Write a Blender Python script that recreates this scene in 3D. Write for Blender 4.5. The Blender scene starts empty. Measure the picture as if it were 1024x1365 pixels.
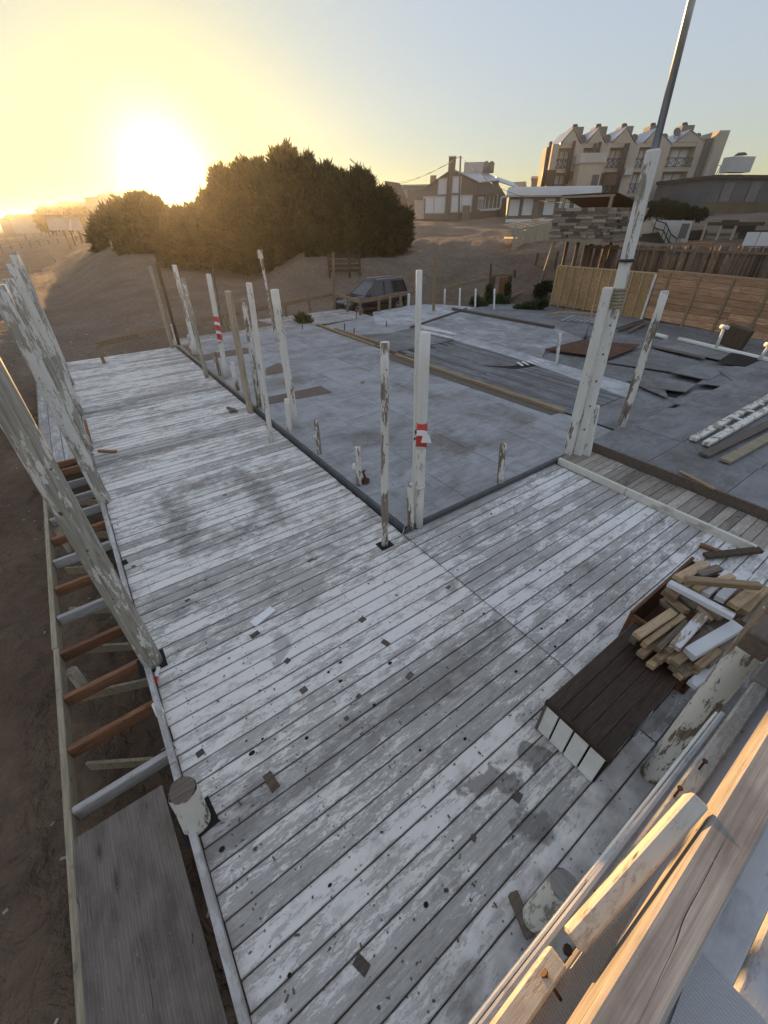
import bpy, bmesh, math, random
import numpy as np
from mathutils import Vector, Matrix
rad = math.radians
scene = bpy.context.scene
col = scene.collection
R = random.Random(7)
# ------------------------------------------------------------------ camera
CAM_H = 3.6
F_PX = 542.19                      # focal length in pixels of a 1365 px tall frame
PITCH, ROLL, YAW = 0.620972, -0.0089126, 0.617016
_c, _s = math.cos, math.sin
FW = Vector((_s(YAW)*_c(PITCH), _c(YAW)*_c(PITCH), -_s(PITCH)))
_rt = Vector((_c(YAW), -_s(YAW), 0)); _up = _rt.cross(FW)
RT = _c(ROLL)*_rt + _s(ROLL)*_up; UP = -_s(ROLL)*_rt + _c(ROLL)*_up
cd = bpy.data.cameras.new('camera'); cam = bpy.data.objects.new('camera', cd); col.objects.link(cam)
M = Matrix((RT, UP, -FW)).transposed().to_4x4(); M.translation = (0, 0, CAM_H); cam.matrix_world = M
cd.sensor_fit = 'VERTICAL'; cd.sensor_height = 36; cd.lens = 36*F_PX/1365
cd.clip_start = .05; cd.clip_end = 9000
scene.camera = cam
# ------------------------------------------------------------------ sky, sun, exposure
SUN_AZ, SUN_EL = 13.0, 4.2         # degrees, azimuth measured from +Y towards +X
sun_dir = Vector((_s(rad(SUN_AZ))*_c(rad(SUN_EL)), _c(rad(SUN_AZ))*_c(rad(SUN_EL)), _s(rad(SUN_EL))))
SKY_STRENGTH, SUN_STRENGTH, EXPOSURE = .15, 3.7, 1.65
world = bpy.data.worlds.new('World'); scene.world = world; world.use_nodes = True
wn = world.node_tree.nodes; wl = world.node_tree.links; wn.clear()
sky = wn.new('ShaderNodeTexSky'); sky.sky_type = 'NISHITA'; sky.sun_disc = False
sky.sun_elevation = rad(SUN_EL); sky.sun_rotation = rad(SUN_AZ)
sky.air_density = 1.0; sky.dust_density = 1.6; sky.ozone_density = 1.5; sky.altitude = 0
bg = wn.new('ShaderNodeBackground'); bg.inputs[1].default_value = SKY_STRENGTH
wo = wn.new('ShaderNodeOutputWorld')
# the bright aureole that hazy air makes round a low sun
gm = wn.new('ShaderNodeNewGeometry')
dt = wn.new('ShaderNodeVectorMath'); dt.operation = 'DOT_PRODUCT'; dt.inputs[1].default_value = -sun_dir
wl.new(gm.outputs['Incoming'], dt.inputs[0])
def wmath(op, a, b=None):
    n = wn.new('ShaderNodeMath'); n.operation = op
    for i, v in enumerate((a, b)):
        if v is None: continue
        if isinstance(v, (int, float)): n.inputs[i].default_value = v
        else: wl.new(v, n.inputs[i])
    return n.outputs[0]
d0 = wmath('MAXIMUM', dt.outputs['Value'], 0.0)
K = 1.18/(SKY_STRENGTH*2**EXPOSURE)
def wvec(op, a, b):
    n = wn.new('ShaderNodeVectorMath'); n.operation = op
    for i, v in enumerate((a, b)):
        if isinstance(v, tuple): n.inputs[i].default_value = v
        else: wl.new(v, n.inputs[i])
    return n.outputs[0]
def wscale(c, f):
    n = wn.new('ShaderNodeVectorMath'); n.operation = 'SCALE'; n.inputs[0].default_value = tuple(x*K for x in c); wl.new(f, n.inputs['Scale']); return n.outputs[0]
sx = wn.new('ShaderNodeSeparateXYZ'); wl.new(sky.outputs[0], sx.inputs[0]); cx_ = wn.new('ShaderNodeCombineXYZ')
for i in range(3): wl.new(wmath('POWER', wmath('MULTIPLY', sx.outputs[i], SKY_STRENGTH), .5), cx_.inputs[i])
tot = wvec('MULTIPLY', cx_.outputs[0], (.09*K, .24*K, .36*K))
tot = wvec('ADD', tot, (.355*K, .352*K, .392*K))          # even veil of thin high haze
sz = wn.new('ShaderNodeSeparateXYZ'); wl.new(gm.outputs['Incoming'], sz.inputs[0])
up_z = wmath('MAXIMUM', wmath('MULTIPLY', sz.outputs[2], -1.0), 0.0)
tot = wvec('ADD', tot, wscale((.20, .08, -.34), wmath('POWER', 2.71828, wmath('MULTIPLY', up_z, -11.4))))   # yellow evening band above the horizon
for pw, c in ((22, (.02, -.06, -.28)), (80, (.25, .10, -.10)), (420, (1.6, 1.4, .8)), (5000, (30, 28, 24))): tot = wvec('ADD', tot, wscale(c, wmath('POWER', d0, pw)))
tot = wvec('MAXIMUM', tot, (.02*K, .02*K, .02*K))
wl.new(tot, bg.inputs[0]); wl.new(bg.outputs[0], wo.inputs[0])
sd = bpy.data.lights.new('sun', 'SUN'); sd.energy = SUN_STRENGTH; sd.angle = rad(.5); sd.color = (1, .57, .22)
sun = bpy.data.objects.new('sun', sd); col.objects.link(sun)
sun.rotation_euler = (-sun_dir).to_track_quat('-Z', 'Y').to_euler()
sun.location = sun_dir*60
vs = scene.view_settings; vs.view_transform = 'Standard'; vs.look = 'None'; vs.exposure = EXPOSURE; vs.gamma = 1
vs.use_curve_mapping = False
scene.render.engine = 'CYCLES'
scene.cycles.max_bounces = 6; scene.cycles.transparent_max_bounces = 8
# ------------------------------------------------------------------ measuring: photograph point -> point of the place
ORI = Vector((0, 0, CAM_H))
def ray(x, y): return FW + RT*((x-512)/F_PX) - UP*((y-682.5)/F_PX)
def P(x, y, z=0.0):
    d = ray(x, y); return ORI + d*((z-CAM_H)/d.z)
def PD(x, y, D):
    d = ray(x, y); return ORI + d*(D/math.hypot(d.x, d.y))
def topz(b, x, y):
    """the point over ground point b (leaning a little) that shows at x, y"""
    d = ray(x, y); s = (b.x*d.x + b.y*d.y)/(d.x*d.x + d.y*d.y); return ORI + d*s
def width_at(p, px): return px*(p-ORI).dot(FW)/F_PX
# ------------------------------------------------------------------ mesh building
def rot_to(d):
    return Vector(d).normalized().to_track_quat('Z', 'Y').to_matrix()
class MB:
    def __init__(s): s.v = []; s.f = []; s.sm = []
    def add(s, vs_, fs, smooth=False):
        o = len(s.v); s.v += [tuple(v) for v in vs_]; s.f += [tuple(i+o for i in f) for f in fs]; s.sm += [smooth]*len(fs); return s
    def box(s, c, d, M=None, ch=0.0):
        hx, hy, hz = d[0]/2, d[1]/2, d[2]/2; c = Vector(c)
        if ch:
            ch = min(ch, hx*.6, hy*.6, hz*.6)
            pts = []
            for sx in (-1, 1):
                for sy in (-1, 1):
                    for sz in (-1, 1):
                        pts += [(sx*hx, sy*(hy-ch), sz*(hz-ch)), (sx*(hx-ch), sy*hy, sz*(hz-ch)), (sx*(hx-ch), sy*(hy-ch), sz*hz)]
            def I(sx, sy, sz, k): return (((sx > 0)*4 + (sy > 0)*2 + (sz > 0))*3) + k
            fs = []
            for a in (-1, 1):
                fs.append((I(a,-1,-1,0), I(a,1,-1,0), I(a,1,1,0), I(a,-1,1,0)) if a > 0 else (I(a,-1,-1,0), I(a,-1,1,0), I(a,1,1,0), I(a,1,-1,0)))
                fs.append((I(-1,a,-1,1), I(-1,a,1,1), I(1,a,1,1), I(1,a,-1,1)) if a > 0 else (I(-1,a,-1,1), I(1,a,-1,1), I(1,a,1,1), I(-1,a,1,1)))
                fs.append((I(-1,-1,a,2), I(1,-1,a,2), I(1,1,a,2), I(-1,1,a,2)) if a > 0 else (I(-1,-1,a,2), I(-1,1,a,2), I(1,1,a,2), I(1,-1,a,2)))
            for a in (-1, 1):
                for b in (-1, 1):
                    fs.append((I(a,b,-1,0), I(a,b,1,0), I(a,b,1,1), I(a,b,-1,1)))
                    fs.append((I(a,-1,b,0), I(a,1,b,0), I(a,1,b,2), I(a,-1,b,2)))
                    fs.append((I(-1,a,b,1), I(1,a,b,1), I(1,a,b,2), I(-1,a,b,2)))
                    for e in (-1, 1): fs.append((I(a,b,e,0), I(a,b,e,1), I(a,b,e,2)))
            pts = [Vector(p) for p in pts]
        else:
            pts = [Vector((sx*hx, sy*hy, sz*hz)) for sx in (-1, 1) for sy in (-1, 1) for sz in (-1, 1)]
            fs = [(0,1,3,2), (4,6,7,5), (0,4,5,1), (2,3,7,6), (0,2,6,4), (1,5,7,3)]
        if M is not None: pts = [M @ p for p in pts]
        return s.add([p + c for p in pts], fs)
    def beam(s, p0, p1, w, h, up=(0, 0, 1), ch=0.0, roll=0.0):
        p0 = Vector(p0); p1 = Vector(p1); z = (p1-p0); L = z.length; z.normalize()
        u = Vector(up); x = u.cross(z)
        if x.length < 1e-4: x = Vector((1, 0, 0)).cross(z)
        x.normalize(); y = z.cross(x)
        M = Matrix((x, y, z)).transposed()
        if roll: M = M @ Matrix.Rotation(roll, 3, 'Z')
        return s.box((p0+p1)/2, (w, h, L), M, ch)
    def tube(s, p0, p1, r0, r1=None, n=10, rings=1, wob=0.0, caps=True, rnd=None, flat=0.0):
        r1 = r0 if r1 is None else r1; p0 = Vector(p0); p1 = Vector(p1); M = rot_to(p1-p0); rr = rnd or R
        o = len(s.v); amp = [1 + wob*rr.uniform(-1, 1) for _ in range(n)]
        for k in range(rings+1):
            t = k/rings; r = r0+(r1-r0)*t; c = p0.lerp(p1, t)
            ofs = Vector((rr.uniform(-1, 1), rr.uniform(-1, 1), 0))*wob*r*.5
            for i in range(n):
                a = 2*math.pi*i/n; q = r*amp[i]*(1+wob*.5*rr.uniform(-1, 1))
                s.v.append(tuple(c + M @ (Vector((math.cos(a)*q, math.sin(a)*q, (wob*r*.5*rr.uniform(-1, 1) if k == rings else 0)))+ofs)))
        for k in range(rings):
            for i in range(n):
                a = o+k*n+i; b = o+k*n+(i+1) % n; s.f.append((a, b, b+n, a+n)); s.sm.append(True)
        if caps:
            s.f.append(tuple(o+i for i in reversed(range(n)))); s.sm.append(False)
            s.f.append(tuple(o+rings*n+i for i in range(n))); s.sm.append(False)
        return s
    def path(s, pts, r, n=6):
        pts = [Vector(p) for p in pts]
        for a, b in zip(pts, pts[1:]): s.tube(a, b, r, r, n)
        return s
    def prism(s, top, bot):
        """two rings of points, same count"""
        n = len(top); o = len(s.v); s.v += [tuple(p) for p in top] + [tuple(p) for p in bot]
        s.f.append(tuple(o+i for i in range(n))); s.f.append(tuple(o+n+i for i in reversed(range(n))))
        for i in range(n): s.f.append((o+i, o+n+i, o+n+(i+1) % n, o+(i+1) % n))
        s.sm += [False]*(n+2); return s
    def slab(s, pts, th):
        pts = [Vector(p) for p in pts]
        return s.prism(pts, [p-Vector((0, 0, th)) for p in pts])
    def extr(s, pts, v):
        pts = [Vector(p) for p in pts]; return s.prism(pts, [p+Vector(v) for p in pts])
    def mesh(s, name, mats, o=(0, 0, 0), fixn=True):
        o = Vector(o); me = bpy.data.meshes.new(name)
        me.from_pydata([tuple(Vector(v)-o) for v in s.v], [], s.f); me.update()
        if fixn:
            bm = bmesh.new(); bm.from_mesh(me); bmesh.ops.recalc_face_normals(bm, faces=bm.faces[:]); bm.to_mesh(me); bm.free()
        if len(me.polygons) == len(s.sm): me.polygons.foreach_set('use_smooth', s.sm)
        for m in (mats if isinstance(mats, (list, tuple)) else [mats]): me.materials.append(m)
        return me
    def build(s, name, mat, parent=None, fixn=True, base=None):
        o = wloc(parent) if parent else Vector(base if base is not None else s.foot())
        ob = bpy.data.objects.new(name, s.mesh(name, mat, o, fixn)); col.objects.link(ob)
        if parent: ob.parent = parent
        else: ob.location = o
        return ob
    def foot(s):
        a = np.array(s.v); return Vector(((a[:, 0].min()+a[:, 0].max())/2, (a[:, 1].min()+a[:, 1].max())/2, a[:, 2].min()))
def wloc(o):
    v = Vector((0, 0, 0))
    while o: v = v + o.location; o = o.parent
    return v
def tag(o, label=None, cat=None, group=None, kind=None):
    if label: o['label'] = label
    if cat: o['category'] = cat
    if group: o['group'] = group
    if kind: o['kind'] = kind
    return o
def thing(name, loc, label=None, cat=None, group=None, kind=None):
    o = bpy.data.objects.new(name, None); col.objects.link(o); o.location = Vector(loc); o.empty_display_size = .1
    return tag(o, label, cat, group, kind)
def inst(name, me, parent, loc, rot=None, scale=None):
    ob = bpy.data.objects.new(name, me); col.objects.link(ob)
    if parent: ob.parent = parent; ob.location = Vector(loc)-wloc(parent)
    else: ob.location = Vector(loc)
    if rot: ob.rotation_euler = rot
    if scale: ob.scale = scale
    return ob
# ------------------------------------------------------------------ materials
class NT:
    def __init__(s, name, rough=.7, spec=.3, metal=0.0):
        s.m = bpy.data.materials.new(name); s.m.use_nodes = True; t = s.m.node_tree; s.n = t.nodes; s.l = t.links
        s.b = s.n['Principled BSDF']; s.b.inputs['Roughness'].default_value = rough
        s.b.inputs['Specular IOR Level'].default_value = spec; s.b.inputs['Metallic'].default_value = metal
    def set(s, sock, v):
        if isinstance(v, bpy.types.NodeSocket): s.l.new(v, sock)
        elif isinstance(v, (tuple, list)) and len(v) == 3 and sock.type == 'RGBA': sock.default_value = (*v, 1)
        else: sock.default_value = v
    def pos(s): return s.n.new('ShaderNodeNewGeometry').outputs['Position']
    def objc(s): return s.n.new('ShaderNodeTexCoord').outputs['Object']
    def rnd(s): return s.n.new('ShaderNodeObjectInfo').outputs['Random']
    def vm(s, op, a, b):
        n = s.n.new('ShaderNodeVectorMath'); n.operation = op; s.set(n.inputs[0], a); s.set(n.inputs[1], b); return n.outputs[0]
    def ma(s, op, a, b=0.0, c=None, clamp=False):
        n = s.n.new('ShaderNodeMath'); n.operation = op; n.use_clamp = clamp; s.set(n.inputs[0], a); s.set(n.inputs[1], b)
        if c is not None: s.set(n.inputs[2], c)
        return n.outputs[0]
    def sc(s, v, k): return s.vm('MULTIPLY', v, k)
    def shift(s, v, r, k=37.0):
        c = s.n.new('ShaderNodeCombineXYZ'); m = s.ma('MULTIPLY', r, k); s.set(c.inputs[0], m); s.set(c.inputs[1], s.ma('MULTIPLY', m, .37)); s.set(c.inputs[2], s.ma('MULTIPLY', m, .71))
        return s.vm('ADD', v, c.outputs[0])
    def noise(s, v, scale, det=4, rough=.55, dist=0.0):
        n = s.n.new('ShaderNodeTexNoise'); s.set(n.inputs['Vector'], v); n.inputs['Scale'].default_value = scale; n.inputs['Detail'].default_value = det
        n.inputs['Roughness'].default_value = rough; n.inputs['Distortion'].default_value = dist; return n.outputs['Fac']
    def voro(s, v, scale, feat='F1', out='Distance'):
        n = s.n.new('ShaderNodeTexVoronoi'); n.feature = feat; s.set(n.inputs['Vector'], v); n.inputs['Scale'].default_value = scale; return n.outputs[out]
    def ramp(s, f, *st):
        n = s.n.new('ShaderNodeValToRGB'); s.set(n.inputs[0], f); e = n.color_ramp.elements
        while len(e) < len(st): e.new(.5)
        for i, (p, c) in enumerate(st):
            e[i].position = p; c = (c, c, c) if isinstance(c, (int, float)) else c; e[i].color = (*c, 1)
        return n.outputs[0]
    def mix(s, f, a, b, mode='MIX'):
        n = s.n.new('ShaderNodeMix'); n.data_type = 'RGBA'; n.blend_type = mode; s.set(n.inputs[0], f); s.set(n.inputs[6], a); s.set(n.inputs[7], b); return n.outputs[2]
    def hsv(s, c, v, sat=1.0):
        n = s.n.new('ShaderNodeHueSaturation'); s.set(n.inputs['Color'], c); s.set(n.inputs['Value'], v); s.set(n.inputs['Saturation'], sat); return n.outputs[0]
    def sep(s, v):
        n = s.n.new('ShaderNodeSeparateXYZ'); s.set(n.inputs[0], v); return n.outputs
    def bump(s, h, st=.4, dist=.01):
        n = s.n.new('ShaderNodeBump'); n.inputs['Strength'].default_value = st; n.inputs['Distance'].default_value = dist; s.set(n.inputs['Height'], h); s.l.new(n.outputs[0], s.b.inputs['Normal'])
    def done(s, c, rough=None):
        s.set(s.b.inputs['Base Color'], c)
        if rough is not None: s.set(s.b.inputs['Roughness'], rough)
        return s.m
def stain_box(t, p, cx, cy, hx, hy, soft, ring=None, nz=.25):
    """0..1 mask of a rectangular (or ring shaped) stain on the floor"""
    q = t.sep(p); n = t.ma('MULTIPLY', t.ma('SUBTRACT', t.noise(p, 5, 5), .5), nz*2)
    dx = t.ma('SUBTRACT', t.ma('ABSOLUTE', t.ma('SUBTRACT', q[0], cx)), hx); dy = t.ma('SUBTRACT', t.ma('ABSOLUTE', t.ma('SUBTRACT', q[1], cy)), hy)
    d = t.ma('ADD', t.ma('MAXIMUM', dx, dy), n)
    if ring: d = t.ma('SUBTRACT', t.ma('ABSOLUTE', d), ring)
    return t.ma('SUBTRACT', .5, t.ma('DIVIDE', d, soft), clamp=True)
def plank_mat(name, dark, light, paint, cover, beige=0.0, flake=.11, axis=0, bmp=.5, stains=(), wash=.5, tone=.5, nails=True, grm=.62, dirt=0.0, seam=None):
    """weathered boards with worn paint; the grain runs along axis; colours differ from board to board"""
    t = NT(name, .75, .22); p = t.pos(); r = t.rnd(); pr = t.shift(p, r)
    k = lambda a, b: tuple([a if i == axis else b for i in range(3)])
    grain = t.noise(t.sc(pr, k(1.2, 26)), 2.2, 7, .65, .6); fine = t.noise(t.sc(pr, k(3, 130)), 1.5, 4, .6)
    g = t.ma('ADD', t.ma('MULTIPLY', grain, .65), t.ma('MULTIPLY', fine, .35))
    wood = t.ramp(g, (.32, dark), (.5, tuple((a+b)/2 for a, b in zip(dark, light))), (.68, light))
    wood = t.hsv(wood, t.ma('MULTIPLY_ADD', r, tone, 1-tone/2))
    big = t.noise(t.sc(p, k(.5, .8)), 1.3, 4, .6); mid = t.noise(t.sc(pr, k(1.3, 5)), 2.5, 6, .62, .4); fl = t.ma('ADD', t.ma('MULTIPLY', t.noise(t.sc(pr, k(9, 34)), 1.6, 7, .72, .5), .6), t.ma('MULTIPLY', t.noise(t.sc(pr, k(28, 70)), 1.5, 5, .7), .4))
    m = t.ma('ADD', t.ma('ADD', t.ma('MULTIPLY', big, .75), t.ma('MULTIPLY', mid, .75)), t.ma('ADD', t.ma('MULTIPLY', fl, .95), t.ma('MULTIPLY', r, .20)))
    c0 = 1.325 - (cover-.5)*.9
    mask = t.ramp(t.ma('MULTIPLY_ADD', m, .5, .5-c0*.5), (.5-flake*.25, 0.0), (.5+flake*.25, 1.0))
    washm = t.ramp(t.ma('MULTIPLY_ADD', m, .5, .5-c0*.5+.09), (.36, 0.0), (.62, wash))
    pc = t.mix(t.noise(t.sc(p, (.7, .7, .7)), 1.0, 3), paint, tuple(c*(1-.25*beige*i) for i, c in enumerate(paint)))
    pc = t.mix(t.ma('MULTIPLY', t.noise(t.sc(pr, k(4, 18)), 2, 5), .5), pc, tuple(c*.62 for c in paint))
    c = t.mix(washm, wood, tuple(a*.80 for a in paint)); c = t.mix(mask, c, pc)
    # dark grime blotches, knots and nail heads
    grime = t.ramp(t.noise(t.sc(p, k(1.6, 2.4)), 1.7, 6, .66), (.52, 0.0), (.72, grm)); c = t.mix(grime, c, tuple(a*.75 for a in dark))
    spots = t.ramp(t.noise(pr, 13, 3, .5), (.71, 0.0), (.745, .9)); c = t.mix(spots, c, (.035, .03, .028))
    if nails:
        q = t.sep(pr); v = t.voro(t.sc(pr, k(2.2, 8)), 1.2); c = t.mix(t.ramp(v, (.03, .85), (.06, 0.0)), c, (.03, .025, .02))
    if seam:
        q2 = t.sep(p); fy = t.ma('FRACT', t.ma('DIVIDE', t.ma('SUBTRACT', q2[1], seam[0]), seam[1])); ed = t.ma('MULTIPLY', t.ma('MINIMUM', fy, t.ma('SUBTRACT', 1.0, fy)), seam[1])
        en = t.ma('MULTIPLY', t.noise(t.sc(p, (3, 8, 1)), 2.0, 5, .7), .024); c = t.mix(t.ramp(t.ma('ADD', t.ma('SUBTRACT', ed, en), .5), (.492, .55), (.502, 0.0)), c, tuple(x*.62 for x in dark))
        nx = t.ma('MULTIPLY', t.ma('SUBTRACT', t.ma('FRACT', t.ma('DIVIDE', q2[0], .62)), .5), .62); ny = t.ma('SUBTRACT', ed, .034); nd = t.ma('SQRT', t.ma('ADD', t.ma('MULTIPLY', nx, nx), t.ma('MULTIPLY', ny, ny)))
        c = t.mix(t.ramp(t.ma('MULTIPLY', nd, 10.0), (.05, .8), (.09, 0.0)), c, (.05, .035, .028))
    if dirt:
        dm = t.ramp(t.noise(t.sc(p, (.55, .8, 1)), 1.5, 7, .68, .6), (.44, 0.0), (.70, dirt)); c = t.mix(dm, c, (.085, .07, .055))
        c = t.mix(t.ramp(t.noise(t.sc(p, (2.2, .5, 1)), 2.0, 6, .7), (.54, 0.0), (.66, dirt*.6)), c, (.12, .11, .10)); c = t.mix(t.ramp(t.noise(p, 55, 3, .6), (.66, 0.0), (.69, .5)), c, (.55, .55, .54))
    for st, sc_, f in stains:
        c = t.mix(t.ma('MULTIPLY', st(t, p), f), c, sc_)
    h = t.ma('ADD', t.ma('MULTIPLY', g, .5), t.ma('MULTIPLY', mask, .5)); t.bump(h, bmp, .006)
    return t.done(c, t.ramp(mask, (0, .85), (1, .6)))
def beam_mat(name, d, l, axis=0):
    """close up timber: fine grain, growth figure, knots and drying cracks"""
    t = NT(name, .7, .25); p = t.objc(); k = lambda a, b: tuple([a if i == axis else b for i in range(3)])
    w = t.n.new('ShaderNodeTexWave'); w.wave_type = 'BANDS'; w.bands_direction = 'Y' if axis == 0 else 'X'; t.set(w.inputs['Vector'], t.sc(p, k(.35, 5))); w.inputs['Scale'].default_value = 3.2; w.inputs['Distortion'].default_value = 9; w.inputs['Detail'].default_value = 4; w.inputs['Detail Scale'].default_value = 1.2
    g = t.noise(t.sc(p, k(2.5, 170)), 1.5, 6, .7); f = t.ma('ADD', t.ma('MULTIPLY', w.outputs['Fac'], .16), t.ma('MULTIPLY', g, .84))
    c = t.ramp(f, (.28, d), (.72, l)); c = t.mix(t.ramp(t.noise(t.sc(p, k(2.2, 5)), 1.6, 5), (.42, 0.0), (.68, .6)), c, tuple(x*.5 for x in d))
    kn = t.voro(t.sc(p, k(1.6, 7)), 1.3); c = t.mix(t.ramp(kn, (.06, .8), (.2, 0.0)), c, tuple(x*.38 for x in d))
    ck = t.ramp(t.ma('ABSOLUTE', t.ma('SUBTRACT', t.noise(t.sc(p, k(.9, 11)), 1.4, 2, .4, .4), .5)), (.003, 1.0), (.008, 0.0)); ck = t.ma('MULTIPLY', ck, t.ramp(t.noise(t.sc(p, k(1.5, 2)), 1.1, 2), (.55, 0.0), (.6, 1.0)))
    c = t.mix(ck, c, (.015, .012, .01)); c = t.mix(t.ramp(t.noise(p, 60, 4, .7), (.64, 0.0), (.7, .35)), c, (.5, .48, .44))
    t.bump(t.ma('SUBTRACT', t.ma('MULTIPLY', g, .5), ck), .25, .002); return t.done(c)
def peel_mat(name, wood_d, wood_l, paint, cover, seed=0.0, bmp=.6):
    """round posts: paint flaking off, grain upright"""
    t = NT(name, .7, .25); o = t.objc(); r = t.rnd(); p = t.shift(o, r, 53.0+seed)
    g = t.noise(t.sc(p, (26, 26, 1.3)), 1.6, 7, .65, .8); wood = t.ramp(g, (.32, wood_d), (.66, wood_l))
    a = t.noise(t.sc(p, (3.5, 3.5, .9)), 1.5, 5, .6, .5); b = t.noise(t.sc(p, (24, 24, 5)), 1.6, 6, .7, .5)
    m = t.ma('ADD', t.ma('ADD', t.ma('MULTIPLY', a, .9), t.ma('MULTIPLY', b, .55)), t.ma('MULTIPLY', r, .14))
    mask = t.ramp(t.ma('SUBTRACT', m, .795-.5-(cover-.5)*.8), (.485, 0.0), (.515, 1.0))
    pc = t.mix(t.noise(t.sc(p, (5, 5, 1.4)), 2, 5, .6), tuple(x*.72 for x in paint), paint)
    c = t.mix(mask, wood, pc); c = t.mix(t.ramp(t.noise(p, 17, 3), (.70, 0.0), (.735, .85)), c, (.06, .04, .03))
    t.bump(t.ma('ADD', t.ma('MULTIPLY', g, .5), t.ma('MULTIPLY', mask, .6)), bmp, .006); return t.done(c)
def wood_mat(name, d, l, axis=0, scale=1.0, var=.5, rough=.7, bmp=.35, pts=True):
    t = NT(name, rough, .25); p = t.shift(t.objc(), t.rnd()); k = lambda a, b: tuple([a if i == axis else b for i in range(3)])
    g = t.noise(t.sc(p, k(1.0*scale, 16*scale)), 2.2, 7, .62, 1.2); c = t.ramp(g, (.3, d), (.7, l))
    c = t.hsv(c, t.ma('MULTIPLY_ADD', t.rnd(), var, 1-var/2))
    if pts: c = t.mix(t.ramp(t.noise(p, 9, 4, .6), (.62, 0.0), (.72, .6)), c, tuple(x*.45 for x in d))
    t.bump(g, bmp, .006); return t.done(c)
def flat_mat(name, c, rough=.6, var=.18, scale=4, spec=.3, metal=0.0, bmp=0.0, dirt=0.0, seam=None):
    t = NT(name, rough, spec, metal); p = t.objc(); n = t.noise(p, scale, 6, .62)
    a = t.ramp(n, (.3, tuple(x*(1-var) for x in c)), (.7, tuple(min(1, x*(1+var)) for x in c)))
    if dirt: a = t.mix(t.ramp(t.noise(p, scale*.4, 6, .65), (.5, 0.0), (.7, dirt)), a, (.06, .05, .04))
    if bmp: t.bump(t.noise(p, scale*8, 4), bmp, .01)
    return t.done(a)
# ------------------------------------------------------------------ material instances
def ring_stain(t, p): return stain_box(t, p, .95, 5.75, .62, .85, .30, .16, .5)
def patch_a(t, p): return stain_box(t, p, 1.62, .62, .34, .07, .06, None, .45)
def patch_b(t, p): return stain_box(t, p, 1.55, .25, .14, .08, .06, None, .4)
def edge_grime(t, p): return stain_box(t, p, 2.2, -.35, 2.6, .36, .3, None, .35)
def patch_c(t, p): return stain_box(t, p, .62, 2.75, .08, .10, .1, None, .4)
def band(y, h): return lambda t, p: stain_box(t, p, .9, y, 2.6, h, .16, None, .22)
DK = (.085, .078, .070)
def floor_stain(cx, cy, hx, hy): return lambda t, p: stain_box(t, p, cx, cy, hx, hy, .35, None, .5)
m_deck = plank_mat('deck_paint', (.18, .158, .13), (.57, .53, .465), (.87, .865, .845), .535, beige=.35, seam=(-0.4340, .151), wash=.52, flake=.06, tone=.55,
    stains=((ring_stain, DK, .55), (patch_a, (.075, .062, .052), .65), (patch_b, DK, .55), (edge_grime, DK, .55), (patch_c, DK, .45), (band(4.0, .10), DK, .4), (band(1.55, .13), DK, .45), (band(8.6, .3), DK, .45), (band(11.5, .3), DK, .35)))
m_deckR = plank_mat('deck_paint_worn', (.19, .172, .148), (.54, .515, .47), (.84, .84, .83), .50, beige=.2, seam=(-0.4300, .151), wash=.5, flake=.06, tone=.55, stains=((edge_grime, DK, .6),))
m_step = plank_mat('step_boards', (.15, .12, .095), (.38, .33, .27), (.6, .57, .51), .3, axis=0, tone=1.0)
m_walk = plank_mat('walkway_paint', (.19, .175, .155), (.40, .375, .345), (.60, .58, .56), .42, axis=1)
m_greyply = plank_mat('grey_floor_paint', (.30, .295, .29), (.38, .375, .37), (.42, .43, .445), .53, axis=0, wash=.55, tone=.30, bmp=.2, flake=.2, nails=False, dirt=.5, stains=tuple((floor_stain(*q), (.13, .10, .075), f) for q, f in (((5.3, 5.2, .35, .5), .55), ((4.1, 6.3, .3, .35), .45), ((6.6, 7.8, .25, .8), .4), ((4.4, 10.5, .5, .3), .35), ((7.4, 5.4, .3, .6), .4))))
m_dkply = plank_mat('dark_floor_paint', (.15, .145, .138), (.25, .24, .23), (.265, .27, .275), .54, axis=0, wash=.6, tone=.5, bmp=.2, flake=.25, nails=False, dirt=.6)
m_dkplank = plank_mat('dark_boards', (.10, .095, .09), (.21, .20, .19), (.25, .255, .26), .42, axis=1, tone=.5, nails=False)
m_whfloor = plank_mat('white_floor_paint', (.26, .26, .26), (.40, .40, .40), (.58, .59, .61), .50, axis=1, flake=.15, nails=False, dirt=.5)
m_ply = beam_mat('weathered_plywood', (.13, .108, .088), (.24, .20, .168), 1)
m_post = peel_mat('peeling_white_post', (.10, .075, .055), (.32, .25, .18), (.82, .79, .72), .565)
m_post2 = peel_mat('badly_peeling_post', (.12, .095, .07), (.34, .285, .225), (.80, .77, .70), .505, 9)
m_post3 = peel_mat('weathered_round_post', (.20, .185, .15), (.46, .43, .37), (.80, .78, .71), .46, 21)
m_bare = peel_mat('bare_grey_post', (.22, .19, .13), (.50, .44, .33), (.6, .58, .52), .08, 31)
m_clean = peel_mat('white_painted_post', (.2, .17, .13), (.42, .36, .28), (.83, .81, .75), .60, 5)
m_darkpost = wood_mat('dark_post_wood', (.05, .035, .022), (.14, .10, .065), 2)
m_joistb = wood_mat('brown_joist', (.11, .05, .026), (.34, .17, .09), 0, 2, .6)
m_joistg = wood_mat('grey_joist', (.20, .19, .175), (.46, .44, .41), 0, 2, .4)
m_rim = wood_mat('pale_treated_timber', (.20, .165, .11), (.40, .34, .24), 1, 1, .3)
m_yel = wood_mat('yellow_timber', (.22, .15, .08), (.47, .36, .21), 1, 1, .4)
m_rail = wood_mat('brown_rail_timber', (.15, .10, .06), (.34, .24, .15), 0, 1, .4)
m_white = flat_mat('white_paint', (.78, .77, .73), .55, .08, 6, dirt=.25)
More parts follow.
